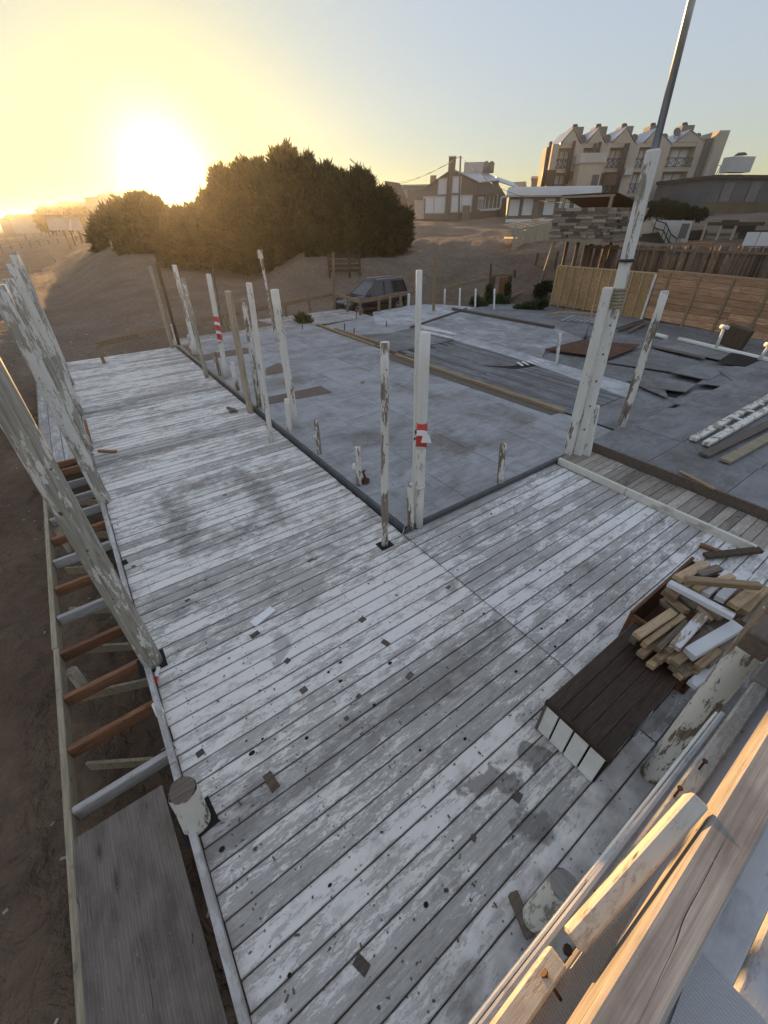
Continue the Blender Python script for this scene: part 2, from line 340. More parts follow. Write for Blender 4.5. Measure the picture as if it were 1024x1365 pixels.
m_whboard = plank_mat('white_kerb_paint', (.14, .11, .08), (.3, .25, .19), (.76, .73, .64), .86, axis=1, flake=.08, nails=False)
m_soil = flat_mat('dark_soil', (.05, .042, .035), .95, .4, 6)
m_dark = flat_mat('gap_shade', (.02, .018, .016), .9, .3)  # near-black, paints the shade in holes and gaps
m_edge = flat_mat('dark_grey_edging', (.085, .09, .095), .6, .3, 6)
m_brownpatch = wood_mat('bare_brown_patch', (.085, .066, .052), (.19, .15, .12), 0, 1, .3)
m_patchw = wood_mat('dull_wood_patch', (.06, .05, .04), (.15, .125, .10), 0, 2, .6)
m_rust = flat_mat('rust', (.105, .052, .03), .85, .5, 5, bmp=.3)
m_paper = flat_mat('paper', (.82, .82, .82), .6, .03)
m_metal = flat_mat('galvanised_metal', (.42, .43, .44), .4, .15, 9, .5, .8)
m_dkmetal = flat_mat('dark_metal', (.04, .04, .042), .5, .2, 9)
m_nail = flat_mat('rusty_nail', (.09, .04, .022), .7, .4, 30)
def tape_mat(name, per, tilt):
    t = NT(name, .4, .4); q = t.sep(t.objc()); a = t.ma('ADD', t.ma('MULTIPLY', q[2], 6.283/per), t.ma('MULTIPLY', t.ma('ADD', q[0], q[1]), tilt))
    return t.done(t.ramp(t.ma('SINE', a), (.49, (.55, .05, .035)), (.51, (.82, .80, .78))))
m_tape = tape_mat('red_white_tape', .22, 14)
# ------------------------------------------------------------------ the ground
def sst(a, b, x): return np.clip((x-a)/(b-a), 0, 1)**2*(3-2*np.clip((x-a)/(b-a), 0, 1))
def ground_z(x, y):
    x = np.asarray(x, float); y = np.asarray(y, float); D = np.hypot(x, y); az = np.degrees(np.arctan2(x, y))
    prof = np.interp(D, [0, 19, 22, 25, 28, 28.9, 30.2, 40, 62, 80, 120, 3000], [-.62, -.6, -.5, -.1, .75, 1.35, 1.9, 2.3, 3.45, 4.0, 4.2, 4.2])
    dune = np.interp(D, [0, 20, 26, 34, 42, 50, 80, 140, 3000], [-.62, -.55, -.3, .3, 1.2, 1.8, 2.2, 2.8, 3])
    beach = np.interp(D, [0, 10, 60, 3000], [-.62, -.64, -.75, -.75])
    w1 = sst(-1, 8, az)*sst(-200, -190, -np.abs(az)); w2 = sst(20, 27, az)*(1-sst(100, 130, az)); w1 = w1*(1-sst(110, 140, az))
    z = beach*(1-w1)+w1*(dune*(1-w2)+prof*w2)
    z = z - 3.0*sst(46, 60, -x)
    f = sst(1.5, 8, D)
    z = z + f*(.05*np.sin(x*1.3+np.sin(y*.9)*1.4)*np.sin(y*1.15+.7*np.sin(x*.6)) + .10*np.sin(x*.31+1.3)*np.sin(y*.27)*sst(20, 30, D))
    return z
def gz(x, y): return float(ground_z(x, y))
rr_ = np.concatenate([[0], np.geomspace(.5, 18, 130), np.linspace(18.15, 34, 80), np.geomspace(34.6, 200, 60), np.geomspace(230, 4000, 12)])
aa = np.radians(np.concatenate([np.arange(-105, 80, .45), np.arange(80, 255, 4)])); na = len(aa)
def vnoise(x, y, s, seed):
    x = x/s; y = y/s; i = np.floor(x).astype(int); j = np.floor(y).astype(int); u = x-i; v = y-j; u = u*u*(3-2*u); v = v*v*(3-2*v)
    h = lambda a, b: np.modf(np.abs(np.sin(a*127.1+b*311.7+seed*74.7)*43758.5453))[0]
    return (h(i, j)*(1-u)+h(i+1, j)*u)*(1-v)+(h(i, j+1)*(1-u)+h(i+1, j+1)*u)*v
gx = np.outer(rr_, np.sin(aa)).ravel(); gy = np.outer(rr_, np.cos(aa)).ravel(); gzz = ground_z(gx, gy)
rn = np.random.default_rng(3)
DD = np.hypot(gx, gy); gzz += ((vnoise(gx, gy, .28, 1)-.5)*.085+(vnoise(gx, gy, .13, 2)-.5)*.045)*(DD < 45)*(DD > .8)+(vnoise(gx, gy, 1.7, 3)-.5)*.16*(DD > 3)+(vnoise(gx, gy, 9, 4)-.5)*.5*sst(18, 30, DD)
fs = []
for k in range(len(rr_)-1):
    for i in range(na):
        a = k*na+i; b = k*na+(i+1) % na; fs.append((a, b, b+na, a+na))
me = bpy.data.meshes.new('sand'); me.from_pydata(np.stack([gx, gy, gzz], 1).tolist(), [], fs); me.update()
me.polygons.foreach_set('use_smooth', [True]*len(fs))
t = NT('sand', .95, .1); p = t.pos()
n1 = t.noise(p, .35, 5, .6); n2 = t.noise(p, 7, 6, .65); n3 = t.noise(t.sc(p, (1, 1, 1)), 2.6, 4, .6, .8)
c = t.ramp(n1, (.35, (.145, .100, .068)), (.65, (.24, .17, .115)))
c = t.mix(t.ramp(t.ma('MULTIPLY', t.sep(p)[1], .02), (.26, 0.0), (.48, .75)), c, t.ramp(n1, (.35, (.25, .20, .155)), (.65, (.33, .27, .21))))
c = t.mix(t.ramp(n2, (.35, 0.0), (.7, .45)), c, (.075, .053, .038)); c = t.mix(t.ramp(t.voro(p, 16), (.02, .9), (.035, 0.0)), c, (.42, .38, .33))
v = t.voro(p, 3.2, 'SMOOTH_F1'); h = t.ma('ADD', t.ma('MULTIPLY', v, .6), t.ma('ADD', t.ma('MULTIPLY', n2, .35), t.ma('MULTIPLY', n3, .7)))
w = t.n.new('ShaderNodeTexWave'); t.set(w.inputs['Vector'], t.vm('ADD', t.sc(p, (.9, .45, 0)), (3, 0, 0))); w.inputs['Scale'].default_value = .55; w.inputs['Distortion'].default_value = 5; w.inputs['Detail'].default_value = 2
h = t.ma('ADD', h, t.ma('MULTIPLY', w.outputs['Fac'], .22)); t.bump(h, 1.0, .30)
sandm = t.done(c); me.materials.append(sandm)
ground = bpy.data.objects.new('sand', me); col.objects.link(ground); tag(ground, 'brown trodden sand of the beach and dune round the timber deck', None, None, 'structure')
t = NT('sea_water', .12, .5); t.bump(t.noise(t.sc(t.pos(), (.5, .12, 1)), 1.2, 5), .5, .3); m_sea = t.done((.03, .045, .055))
sea = MB().slab([(-4000, -4000, -1.25), (-40, -4000, -1.25), (-40, 4000, -1.25), (-4000, 4000, -1.25)], .05).build('sea', m_sea); tag(sea, 'strip of calm sea at the left edge of the horizon', None, None, 'structure')
mb = MB()
for k in range(900):
    x = R.uniform(-6, -.6) if k < 600 else R.uniform(-6, 8); y = R.uniform(.5, 16) if k < 600 else R.uniform(17.5, 26); s_ = R.uniform(.006, .02) if k < 800 else R.uniform(.02, .05)
    mb.box((x, y, gz(x, y)+.03), (s_*R.uniform(1, 3), s_, s_*.6), Matrix.Rotation(R.uniform(0, 3), 3, 'Z') @ Matrix.Rotation(R.uniform(-.6, .6), 3, 'X'))
tag(mb.build('beach_litter', flat_mat('shell_grit', (.42, .38, .32), .8, .5, .7)), 'pale shell bits and splinters scattered over the brown sand', 'litter', None, 'stuff')
# ------------------------------------------------------------------ deck of planks
deck = thing('deck', (0, 0, -.05), 'timber deck of weathered planks with worn white paint', None, None, 'structure')
PITCH_Y = .151
def plank_mesh(L, W, T, mat, axis=0):
    d = (L, W, T) if axis == 0 else (W, L, T)
    return MB().box((0, 0, -T/2), d, None, .004).mesh('plank', mat)
pmL = [plank_mesh(3.315-.004*k, PITCH_Y-.007, .03, m_deck) for k in range(3)]
y0 = 3.492 - PITCH_Y*26
i = 0; y = y0
while y < 16.75:
    k = R.randrange(3); W = 3.315
    inst('plank', pmL[k], deck, (-.505+W/2+R.uniform(-.004, .004), y+PITCH_Y/2, R.uniform(-.003, .003)), (0, 0, R.uniform(-.0006, .0006))); y += PITCH_Y; i += 1
pmR = [plank_mesh(3.46, PITCH_Y-.007, .03, m_deckR), plank_mesh(2.02, PITCH_Y-.007, .03, m_deckR), plank_mesh(1.43, PITCH_Y-.007, .03, m_deckR), plank_mesh(6.2, PITCH_Y-.007, .03, m_deckR)]
y = y0; i = 0
while y < 3.40:
    zz = lambda: R.uniform(-.003, .003); yc = y+PITCH_Y/2+.004
    if y < .38: inst('plank', pmR[3], deck, (2.822+3.1, yc, zz()))
    elif R.random() < .3: inst('plank', pmR[1], deck, (2.822+1.01, yc, zz())); inst('plank', pmR[2], deck, (2.822+2.025+.715, yc, zz()))
    else: inst('plank', pmR[0], deck, (2.822+1.73, yc, zz()))
    y += PITCH_Y
# side board along the sea edge
yy = -.4
while yy < 16.6:
    L = min(R.uniform(2.3, 3.4), 16.7-yy); MB().box((-.535, yy+L/2, -.005), (.05, L-.006, .13), None, .006).build('edge_board', m_walk, deck); yy += L
for x_, y_ in ((.1, 6.5), (1.4, 6.5), (2.7, 6.5)): MB().box((x_, y_, -.12), (.09, 20, .16)).build('bearer', m_joistg, deck)
for x_ in (4.2, 5.8): MB().box((x_, 1.5, -.12), (.09, 4.2, .16)).build('bearer', m_joistg, deck)
# small wooden inlays, and dark sheets painting the shade of sockets and holes
def flat_patch(px, py, L, W, a, mat, name, h=.004, par=deck, z=0.0):
    c = P(px, py, z)
    mb = MB().box((c.x, c.y, c.z+h*.5), (L, W, h), Matrix.Rotation(a, 3, 'Z')); return mb.build(name, mat, par)
for px, py, L, W, a in ((414, 747, .13, .06, .1), (483, 826, .12, .10, .2), (514, 857, .09, .13, .3), (546, 901, .14, .08, .25), (405, 920, .11, .09, .1), (383, 881, .09, .08, .3), (478, 928, .08, .05, .3),
        (462, 958, .07, .06, 0), (267, 1004, .10, .08, .15), (229, 995, .05, .13, .3), (482, 1286, .10, .14, .35), (690, 1062, .12, .09, .3), (631, 1117, .06, .06, .4), (598, 783, .10, .06, .2), (340, 846, .16, .09, .2), (250, 800, .09, .04, .1), (300, 660, .1, .05, 0), (178, 755, .07, .06, 0)):
    flat_patch(px, py, L*.62, W*.66, a, m_patchw, 'wood_patch')
flat_patch(362, 1042, .07, .15, .12, m_darkpost, 'socket_plate', .012); flat_patch(161, 752, .16, .11, .1, m_dark, 'socket_shade', .003); flat_patch(200, 980, .02, .1, .1, m_dark, 'socket_shade', .003)
flat_patch(513, 726, .20, .17, 0, m_dark, 'socket_shade', .003); flat_patch(264, 1094, .24, .22, .1, m_dark, 'socket_shade', .003); flat_patch(203, 884, .25, .24, 0, m_dark, 'socket_shade', .003)
hd = MB().tube((0, 0, 0), (0, 0, .003), .016, .016, 9).mesh('knot_hole_shade', m_dark)
for px, py, s in ((520, 884, 1.3), (454, 908, 1.2), (499, 940, 1.2), (409, 984, 1.2), (336, 1004, 1.4), (454, 883, .9), (438, 896, 1), (296, 1132, 1.4), (688, 895, 1), (645, 818, .9), (740, 862, 1), (722, 838, .9), (756, 827, 1.1), (655, 685, 1), (610, 760, .8), (568, 1206, 1.2), (640, 640, .9), (690, 700, .9), (760, 780, 1.0), (720, 760, .9), (820, 760, .9), (386, 1300, .9), (440, 1180, .8), (560, 1000, .9), (350, 985, .8), (620, 985, .9)):
    inst('knot_hole_shade', hd, deck, P(px, py, .001), None, (s*R.uniform(.8, 1.4), s*.8, 1))

# ------------------------------------------------------------------ open walkway frame at the sea side
wf = thing('walkway_frame', (-1.0, 5, -.6), 'open timber walkway frame of joists beside the deck', 'walkway frame')
yy = 1.0
for L in (3.15, 2.9, 3.0, 3.2, 3.4):
    MB().beam((-1.275-.012*(yy > 4), yy, -.075), (-1.275-.012*(yy > 4), yy+L-.01, -.075), .05, .15, ch=.006).build('rim_beam', m_rim, wf); yy += L
for py, px, mt in ((1082, 97.5, m_joistg), (1000, 90.6, m_joistb), (931, 86, m_joistb), (872, 80.7, m_joistb), (825, 75.7, m_joistg), (787, 70.3, m_joistb), (751, 67, m_joistg), (721, 64.8, m_joistb), (695, 63.4, m_joistg), (673.5, 60.7, m_joistg), (653, 58.8, m_joistg), (634, 57.5, m_joistb), (616, 56.5, m_joistg), (602, 55.6, m_joistb)):
    yj = P(px, py, -.03).y; MB().beam((-1.25, yj, -.075), (-.565, yj+.02, -.07), .055, .13, ch=.006).build('joist', mt, wf)
for y1, y2 in ((2.9, 2.5), (3.7, 3.45), (4.4, 4.0), (5.1, 4.7), (6.0, 5.6), (7.1, 6.5), (8.2, 7.6)):
    MB().beam((-1.22, y1, -.36), (-.60, y2, -.34), .03, .12, ch=.004).build('brace', m_rim, wf)
for y_ in (1.3, 3.9, 6.9, 9.9, 13, 15.9): MB().tube((-1.21, y_, -1.0), (-1.21, y_, -.15), .06, .055, 8).build('pile', m_bare, wf)
for k in range(4):
    x_ = -1.20+.178*k; yb = 8.95
    for L in (2.6, 2.4, 2.8): MB().box((x_+.0, yb+L/2, .006), (.17, L-.008, .03), None, .004).build('plank', m_walk, wf); yb += L
MB().box((-.86, 8.93, -.03), (.78, .05, .09), None, .004).build('end_board', m_joistb, wf)
MB().beam((-.562, 5.6, .0), (-.562, 7.0, .0), .02, .10, ch=.003).build('pipe_strip', m_metal, wf)
pl = MB().slab([P(90, 1124, .0), P(216, 1046, .0), P(306, 1372, .0), P(108, 1400, .0)], .02).build('plywood_sheet', m_ply); tag(pl, 'large weathered brown plywood sheet laid over the walkway frame', 'plywood sheet')
# ------------------------------------------------------------------ grey platform of painted panels
ZP = .07
plat = thing('platform', (5, 10, -.1), 'low platform floored with grey painted panels', None, None, 'structure')
xs = [2.90, 4.12, 5.34, 6.56, 7.62, 8.32]
for a, (xa, xb) in enumerate(zip(xs, xs[1:])):
    yb = 3.55 if a % 2 == 0 else 3.55; first = True
    while yb < 16.6:
        L = 2.44 if not (first and a % 2) else 1.3; first = False; L = min(L, 16.7-yb)
        if L < .2: break
        dz = R.uniform(-.003, .004)
        MB().box(((xa+xb)/2, yb+L/2, ZP-.0125+dz), (xb-xa-.007, L-.007, .025), Matrix.Rotation(R.uniform(-.0015, .0015), 3, 'Y'), .003).build('panel', m_greyply, plat); yb += L
MB().box((2.868, 10.1, ZP-.05), (.05, 13.2, .12), None, .006).build('edge_strip', m_edge, plat)
MB().box((4.6, 3.515, ZP-.05), (3.52, .05, .12), None, .006).build('edge_strip', m_edge, plat)
MB().beam((2.885, 9.2, ZP+.02), (2.86, 16.6, ZP+.02), .045, .03).build('edge_batten', m_rim, plat)
MB().box((5.6, 10, -.06), (5.5, 13, .04)).build('subfloor', m_soil, plat)
def px_sheet(name, pts, z, th, mat, par):
    return MB().slab([P(x, y, z if len(q) == 0 else q[0]) for x, y, *q in pts], th).build(name, mat, par)
Z7 = lambda a, b: (180+a/3.657, 320+b/3.657)
px_sheet('bare_patch', [Z7(655, 800), Z7(650, 765), Z7(905, 710), Z7(960, 742)], ZP+.008, .004, m_brownpatch, plat)
px_sheet('bare_patch', [Z7(640, 660), Z7(638, 625), Z7(700, 598), Z7(722, 612), Z7(722, 645)], ZP+.008, .004, m_brownpatch, plat)
px_sheet('bare_patch', [Z7(330, 560), Z7(540, 524), Z7(572, 550), Z7(420, 572), Z7(340, 590)], ZP+.008, .004, m_brownpatch, plat)
px_sheet('bare_patch', [Z7(230, 515), Z7(300, 510), Z7(330, 560), Z7(345, 640), Z7(300, 580)], ZP+.008, .004, m_brownpatch, plat)
px_sheet('bare_patch', [(505, 475), (527, 472), (752, 548), (735, 553)], ZP+.008, .004, m_brownpatch, plat)
# timber sills across the platform
def sill(name, a, b, z, w, h, mat, label, cat, group=None):
    return tag(MB().beam(P(*a, z)+Vector((0, 0, h/2)), P(*b, z)+Vector((0, 0, h/2)), w, h, ch=.008).build(name, mat), label, cat, group)
SG = 'loose sill timbers on the platform'
sill('sill_timber', (527, 474), (752, 551), ZP, .11, .07, m_yel, 'long yellowish sill timber crossing the grey floor in the middle', 'timber', SG)
sill('sill_timber', (519, 470), (563, 484), ZP, .07, .09, m_brownpatch, 'short brown timber lying along the start of the long sill', 'timber', SG)
sill('sill_timber', (424, 434), (500, 462), ZP, .09, .07, m_yel, 'outer of the two short sill timbers at the far floor edge', 'timber', SG)
sill('sill_timber', (447, 440), (505, 459), ZP, .09, .09, m_yel, 'inner of the two short sill timbers at the far floor edge', 'timber', SG)
# floors beyond the sill
back = thing('rear_floor', (12, 8, -.2), 'dark and white floor sections of the demolished building', None, None, 'structure')
MB().slab([(8.3, -4, -.14), (20, -4, -.14), (20.6, 9, -.14), (20.5, 14.5, -.14), (16.5, 17, -.14), (8.3, 17, -.14)], .04).build('subfloor', m_soil, back)
x = 8.46; bm_ = {}
while x < 11.75:
    w = .108; ya = 4.55-(x-8.46)*.02
    for L in (R.choice((2.9, 3.3)), 3.4):
        key = round(L, 1)
        if key not in bm_: bm_[key] = MB().box((0, 0, 0), (w-.012, key-.01, .03), None, .004).mesh('floor_board', m_dkplank)
        inst('floor_board', bm_[key], back, (x+w/2, ya+key/2, .035+R.uniform(-.004, .004))); ya += key
    x += w
for xa, xb, ya, yb in ((8.46, 9.9, 11.3, 13.7), (9.92, 11.75, 11.3, 13.7), (8.46, 9.9, 13.72, 16.1), (9.92, 11.9, 13.72, 16.1), (8.46, 11.75, 3.2, 4.5)):
    MB().box(((xa+xb)/2, (ya+yb)/2, .035), (xb-xa, yb-ya, .03), None, .003).build('panel', m_dkply, back)
MB().slab([P(640, 487, .055), P(678, 488, .055), P(727, 481, .055), P(720, 487, .055), P(688, 492, .055)], .004).build('opening', m_dark, back)  # dark sheet on the floor, painting the shade of an opening
MB().slab([(11.78, 3.3, .03), (20.3, 3.3, .03), (20.3, 9, .03), (20.2, 14.2, .03), (16.2, 15.4, .03), (11.78, 14, .03)], .05).build('base_panel', m_dkply, back)
# white strip and white slab
px_sheet('white_strip', [(553, 437), (575, 434), (720, 477), (840, 512), (836, 530), (716, 487), (690, 478)], .07, .03, m_whfloor, back)
px_sheet('white_slab', [(548, 436), (622, 414), (742, 438), (778, 452), (728, 466), (722, 476)], .065, .03, m_whfloor, back)
px_sheet('grey_slab', [(622, 413), (655, 405), (700, 405), (760, 420), (800, 440), (778, 452), (742, 438)], .06, .03, m_dkply, back)
sill('kerb_timber', (603, 413), (738, 438), .07, .12, .10, m_brownpatch, 'brown kerb timber along the back of the white slab', 'timber', SG)
sill('kerb_timber', (548, 437), (622, 412), .07, .10, .06, m_brownpatch, 'brown edging timber left of the white slab', 'timber', SG)
for q, (a, b) in enumerate((((562, 437), (607, 446)), ((560, 441), (603, 451)), ((556, 433), (600, 444)))):
    tag(MB().beam(P(*a, .11), P(*b, .11), .06, .05, ch=.004).build('white_batten', m_white), ('middle white batten lying on the white slab', 'white batten nearest the tall thin pole on the slab', 'rearmost white batten on the white slab')[q], 'batten', 'white battens on the slab')
bars = thing('white_grating', P(700, 484, .08), 'small white barred grating in the dark floor opening', 'grating')
for k in range(5): MB().beam(P(690+k*6.5, 483-k*.9, .085), P(697+k*7.2, 487.5-k*1.2, .085), .07, .02).build('bar', m_white, bars)
# rusty plate
rp = MB().slab([P(727, 465, .13), P(775, 453, .16), P(853, 459, .16), P(842, 466, .14), P(812, 477, .13)], .03).build('rusty_plate', m_rust); tag(rp, 'rust brown sheet lying on the white floor behind the tall post', 'sheet')
# far light decks
fd = thing('far_deck', (10, 18, -.2), 'pale timber deck strip at the far end by the car', None, None, 'structure')
yb = 16.78
fm = MB().box((0, 0, 0), (4.4, .145, .03), None, .004).mesh('plank', m_walk)
while yb < 19.2: inst('plank', fm, fd, (9.2+.25*max(0, yb-18.2)*-.5, yb+.075, .05)); yb += .151
fm2 = MB().box((0, 0, 0), (4.2, .145, .03), None, .004).mesh('plank', m_walk); yb = 16.78
while yb < 17.6: inst('plank', fm2, fd, (4.9, yb+.075, .045)); yb += .151
px_sheet('pale_slab', [(497, 416), (556, 405.5), (592, 406), (640, 410), (625, 417), (560, 433), (500, 432)], .06, .06, m_whfloor, fd)
px_sheet('grey_panel', [(424, 436), (497, 421), (560, 434), (520, 444), (470, 447)], .055, .03, m_greyply, fd)
# ------------------------------------------------------------------ step and raised slab on the right
kb = thing('white_kerb_board', (6.33, 2, 0), 'long white flaking board on edge along the right side of the deck', 'board')
MB().beam((6.335, 3.47, .055), (6.315, 2.22, .055), .05, .13, ch=.006).build('board', m_whboard, kb)
MB().beam((6.315, 2.21, .055), (6.30, .47, .055), .05, .13, ch=.006).build('board', m_whboard, kb)
stp = thing('step', (6.75, 2, 0), 'strip of short brown boards between the white board and the raised slab', None, None, 'structure')
y = .42
while y < 3.46:
    w = R.uniform(.10, .17); MB().box((6.76, y+w/2, .035+R.uniform(-.004, .004)), (.80, w-.008, .03), None, .003).build('board', m_step, stp); y += w
ZS = .20
slab = thing('raised_slab', (12, 2, -.1), 'raised floor of grey boarding panels at the right', None, None, 'structure')
MB().beam((7.19, 3.5, .10), (7.19, -2.5, .10), .035, .23, ch=.004).build('riser_board', m_brownpatch, slab)
xa = 7.22; kx = 0
for xa, xb in ((7.22, 8.55), (8.56, 11.0), (11.01, 13.44), (13.45, 15.2), (15.21, 17.6)):
    rows = (-3.7, -2.48, -1.26, -.04, 1.18, 2.40, 3.30) if xb > 8.6 else (-3.7, -2.4, -1.2, 0, 1.2, 2.40, 3.46)
    for ya, yb in zip(rows, rows[1:]):
        M_ = Matrix.Rotation(R.uniform(-.004, .004), 3, 'Y') @ Matrix.Rotation(R.uniform(-.005, .005), 3, 'X')
        MB().box(((xa+xb)/2, (ya+yb)/2, ZS-.012), (xb-xa-.008, yb-ya-.008, .024), M_, .003).build('panel', m_dkply, slab)
Z5 = lambda a, b: (720+a/3.368, 340+b/3.368)
def tilt(name, pts, mat=m_dkply): MB().slab([P(*Z5(a, b), z) for a, b, z in pts], .025).build(name, mat, slab)
tilt('loose_panel', [(385, 775, .16), (575, 685, .16), (715, 690, .19), (540, 795, .20)])
tilt('loose_panel', [(455, 590, .12), (520, 545, .12), (700, 580, .14), (655, 612, .17)])
tilt('loose_panel', [(600, 665, .16), (690, 610, .15), (915, 600, .18), (720, 690, .19)])
tilt('loose_panel', [(700, 580, .15), (790, 520, .15), (930, 560, .17), (900, 600, .18), (745, 578, .16)])
tilt('loose_panel', [(590, 525, .16), (700, 490, .14), (860, 500, .16), (760, 560, .18)], m_dkplank)
tilt('loose_panel', [(300, 480, .08), (500, 420, .08), (720, 490, .10), (640, 530, .10)], m_dkplank)
tilt('loose_panel', [(500, 405, .09), (560, 375, .09), (860, 440, .12), (815, 470, .12)])
tilt('loose_panel', [(860, 500, .18), (920, 497, .18), (1024, 440, .18), (1100, 500, .18), (930, 600, .2), (800, 520, .18)])
tilt('loose_panel', [(395, 560, .10), (480, 535, .10), (560, 600, .12), (575, 640, .12), (460, 592, .12)])
tilt('loose_panel', [(30, 262, .06), (130, 245, .06), (470, 285, .10), (350, 325, .08), (250, 312, .08)], m_dkplank)
tilt('timber_strip', [(505, 412, .10), (515, 405, .10), (745, 455, .13), (742, 464, .13)], m_brownpatch)
tilt('timber_strip', [(20, 272, .09), (85, 250, .09), (300, 262, .10), (300, 268, .10), (90, 258, .09)], m_yel)
for k in range(7): tilt('batten', [(90+k*26, 292-k*1.5+k*3, .10), (150+k*26, 268+k*2.5, .10), (162+k*26, 271+k*2.5, .10), (104+k*26, 295-k*1.5+k*3, .10)], m_greyply)
tilt('timber_strip', [(345, 330, .14), (460, 292, .16), (470, 300, .16), (360, 336, .14)], m_darkpost); tilt('timber_strip', [(390, 340, .14), (470, 300, .16), (480, 306, .16), (400, 345, .14)], m_brownpatch)
for pts in ([(390, 782), (540, 795), (512, 826), (372, 800)], [(455, 592), (655, 612), (610, 640), (500, 615)], [(572, 684), (620, 668), (715, 690)], [(690, 480), (560, 500), (640, 520)]): MB().slab([P(*Z5(a, b), .062) for a, b in pts], .004).build('opening_shade', m_dark, slab)  # flat dark sheets stand for the shade in the holes
# timbers stacked on the slab
LG = 'long boards lying on the raised slab'
def zboard(a, b, w, h, z, mat, name, label, cat='board', grp=LG, ext=0.0):
    p0 = P(*Z5(*a), z); p1 = P(*Z5(*b), z); p1 = p1+(p1-p0)*ext
    return tag(MB().beam(p0, p1, w, h, ch=.006).build(name, mat), label, cat, grp)
zboard((688, 826), (1024, 640), .13, .07, .27, m_clean, 'white_board', 'left of the two white flaking boards with rungs on the slab', ext=.4)
zboard((745, 848), (1024, 690), .13, .07, .27, m_clean, 'white_board', 'right of the two white flaking boards with rungs on the slab', ext=.4)
zboard((735, 898), (1024, 760), .17, .05, .25, m_brownpatch, 'brown_board', 'brown weathered plank next to the white boards on the slab', ext=.5)
zboard((830, 925), (1024, 818), .17, .05, .25, m_rim, 'brown_board', 'paler brown plank lowest right on the slab', ext=.5)
for k, (a, b) in enumerate(((795, 775), (850, 772), (890, 735), (945, 700), (990, 668))):
    p = P(*Z5(a, b), .315); tag(MB().box(p, (.05, .13, .03), Matrix.Rotation(.3*(k % 2), 3, 'Z'), .004).build('wood_block', m_clean), 'small white block nailed across the white boards, %s' % ('nearest the broken end', 'second from the broken end', 'midway along', 'fourth from the broken end', 'closest to the photo edge')[k], 'wood block', 'blocks on the white boards')
tag(MB().beam(P(906, 628, ZS+.03), P(953, 652, ZS+.03), .05, .03, ch=.004).build('wood_stick', m_yel), 'splintered yellow stick alone on the grey slab', 'stick')
tag(MB().beam(P(933, 726, .03), P(968, 739, .03), .07, .04, ch=.004).build('wood_stick', m_joistb), 'reddish stick by the end of the white kerb board', 'stick')
tag(MB().beam(P(940, 741, .05), P(1014, 733, .08), .10, .05, ch=.006).build('wood_stick', m_darkpost), 'dark grey board end lying across the end of the white kerb board', 'stick')
# ------------------------------------------------------------------ posts
PG = 'posts left standing on the dismantled deck'
def post(b, t, dia, mat, label, z=0.0, r1=None, n=12, wob=.07, name='post', top=None, sq=False, tape=None, extra=None, grp=PG, sink=.05):
    B = P(*b, z); T = topz(B, *t)
    if top: T = B + (T-B)*(top/(T-B).z)
    d = (T-B).normalized(); mb = MB(); dia *= .84; r = dia/2; r1 = r*.94 if r1 is None else r1
    if sq: mb.beam(B-d*sink, T, dia, dia*.9, up=(1, .2, 0), ch=.012)
    else: mb.tube(B-d*sink, T, r, r1, n, 7, wob)
    if not tape and not extra: return tag(mb.build(name, mat, base=B), label, 'post', grp)
    th = thing(name, B, label, 'post', grp); mb.build('shaft', mat, th)
    if tape:
        f0, f1 = tape; MB().tube(B.lerp(T, f0), B.lerp(T, f1), r*1.10, r*1.06, 14, 2, .01).build('warning_tape', m_tape, th)
    if extra: extra(th, B, T, r)
    return th
def hole_dots(th, B, T, r):
    mb = MB()
    for k in range(5):
        c = B.lerp(T, .15+.16*k); d = (ORI-c); d.z = 0; d.normalize(); c = c+d*(r*.99)
        MB().tube(c-d*.01, c+d*.006, .012, .012, 7).build('bolt_hole_shade', m_dark, th)
def rope(th, B, T, r):
    pass
post((513, 726), (513, 456), .112, m_post2, 'single flaking round post standing in a dark socket at the grey floor corner')
def p560(th, B, T, r):
    d = (T-B).normalized(); MB().tube(B.lerp(T, .235), B.lerp(T, .25), r*1.12, r*1.12, 14).build('collar', m_clean, th)
    c = B.lerp(T, .535); f = (ORI-c); f.z = 0; f.normalize(); s = Vector((f.y, -f.x, 0))
    q = c+f*(r*1.15)-s*.045; MB().extr([q+s*.05-Vector((0, 0, .07)), q-s*.08+f*.03-Vector((0, 0, .05)), q-s*.05+f*.02+Vector((0, 0, .04)), q+s*.02+Vector((0, 0, .08))], f*.003).build('paper_scrap', m_paper, th)
    for k in range(9):
        g = c+f*(r*.4)+s*(r*1.25)+Vector((R.uniform(-.02, .02), R.uniform(-.02, .02), R.uniform(-.09, .04))); MB().extr([g, g+Vector((.03, 0, .015)), g+Vector((.02, .0, .04))], (0, .004, 0)).build('sprig_leaf', m_leafgreen, th)
m_leafgreen = flat_mat('green_leaf', (.06, .13, .03), .6)
post((558, 697), (567, 443), .155, m_clean, 'thick white post with red and white tape and a paper scrap', ZP, tape=(.47, .60), extra=p560, wob=.03)
post((552, 683), (559, 360), .085, m_clean, 'tall thin white post directly behind the taped thick post', ZP, wob=.04)
SGp = 'short cut stubs on the grey floor edge'
post((548, 700), (547, 645), .115, m_post, 'short white stub beside the foot of the thick taped post', ZP, grp=SGp)
post((667, 643), (671, 592), .13, m_post, 'short white stub alone at the near right edge of the grey floor', ZP, grp=SGp)
def knob(th, B, T, r):
    d = (ORI-B); d.z = 0; d.normalize(); s = Vector((-d.y, d.x, 0))
    c = B.lerp(T, .5)-s*(r*1.1); MB().box(c, (.07, .07, .10), None, .01).build('bracket', m_clean, th)
post((426, 605), (421, 560), .105, m_post2, 'short stub with a side block, second from the corner along the floor edge', ZP, grp=SGp, extra=knob)
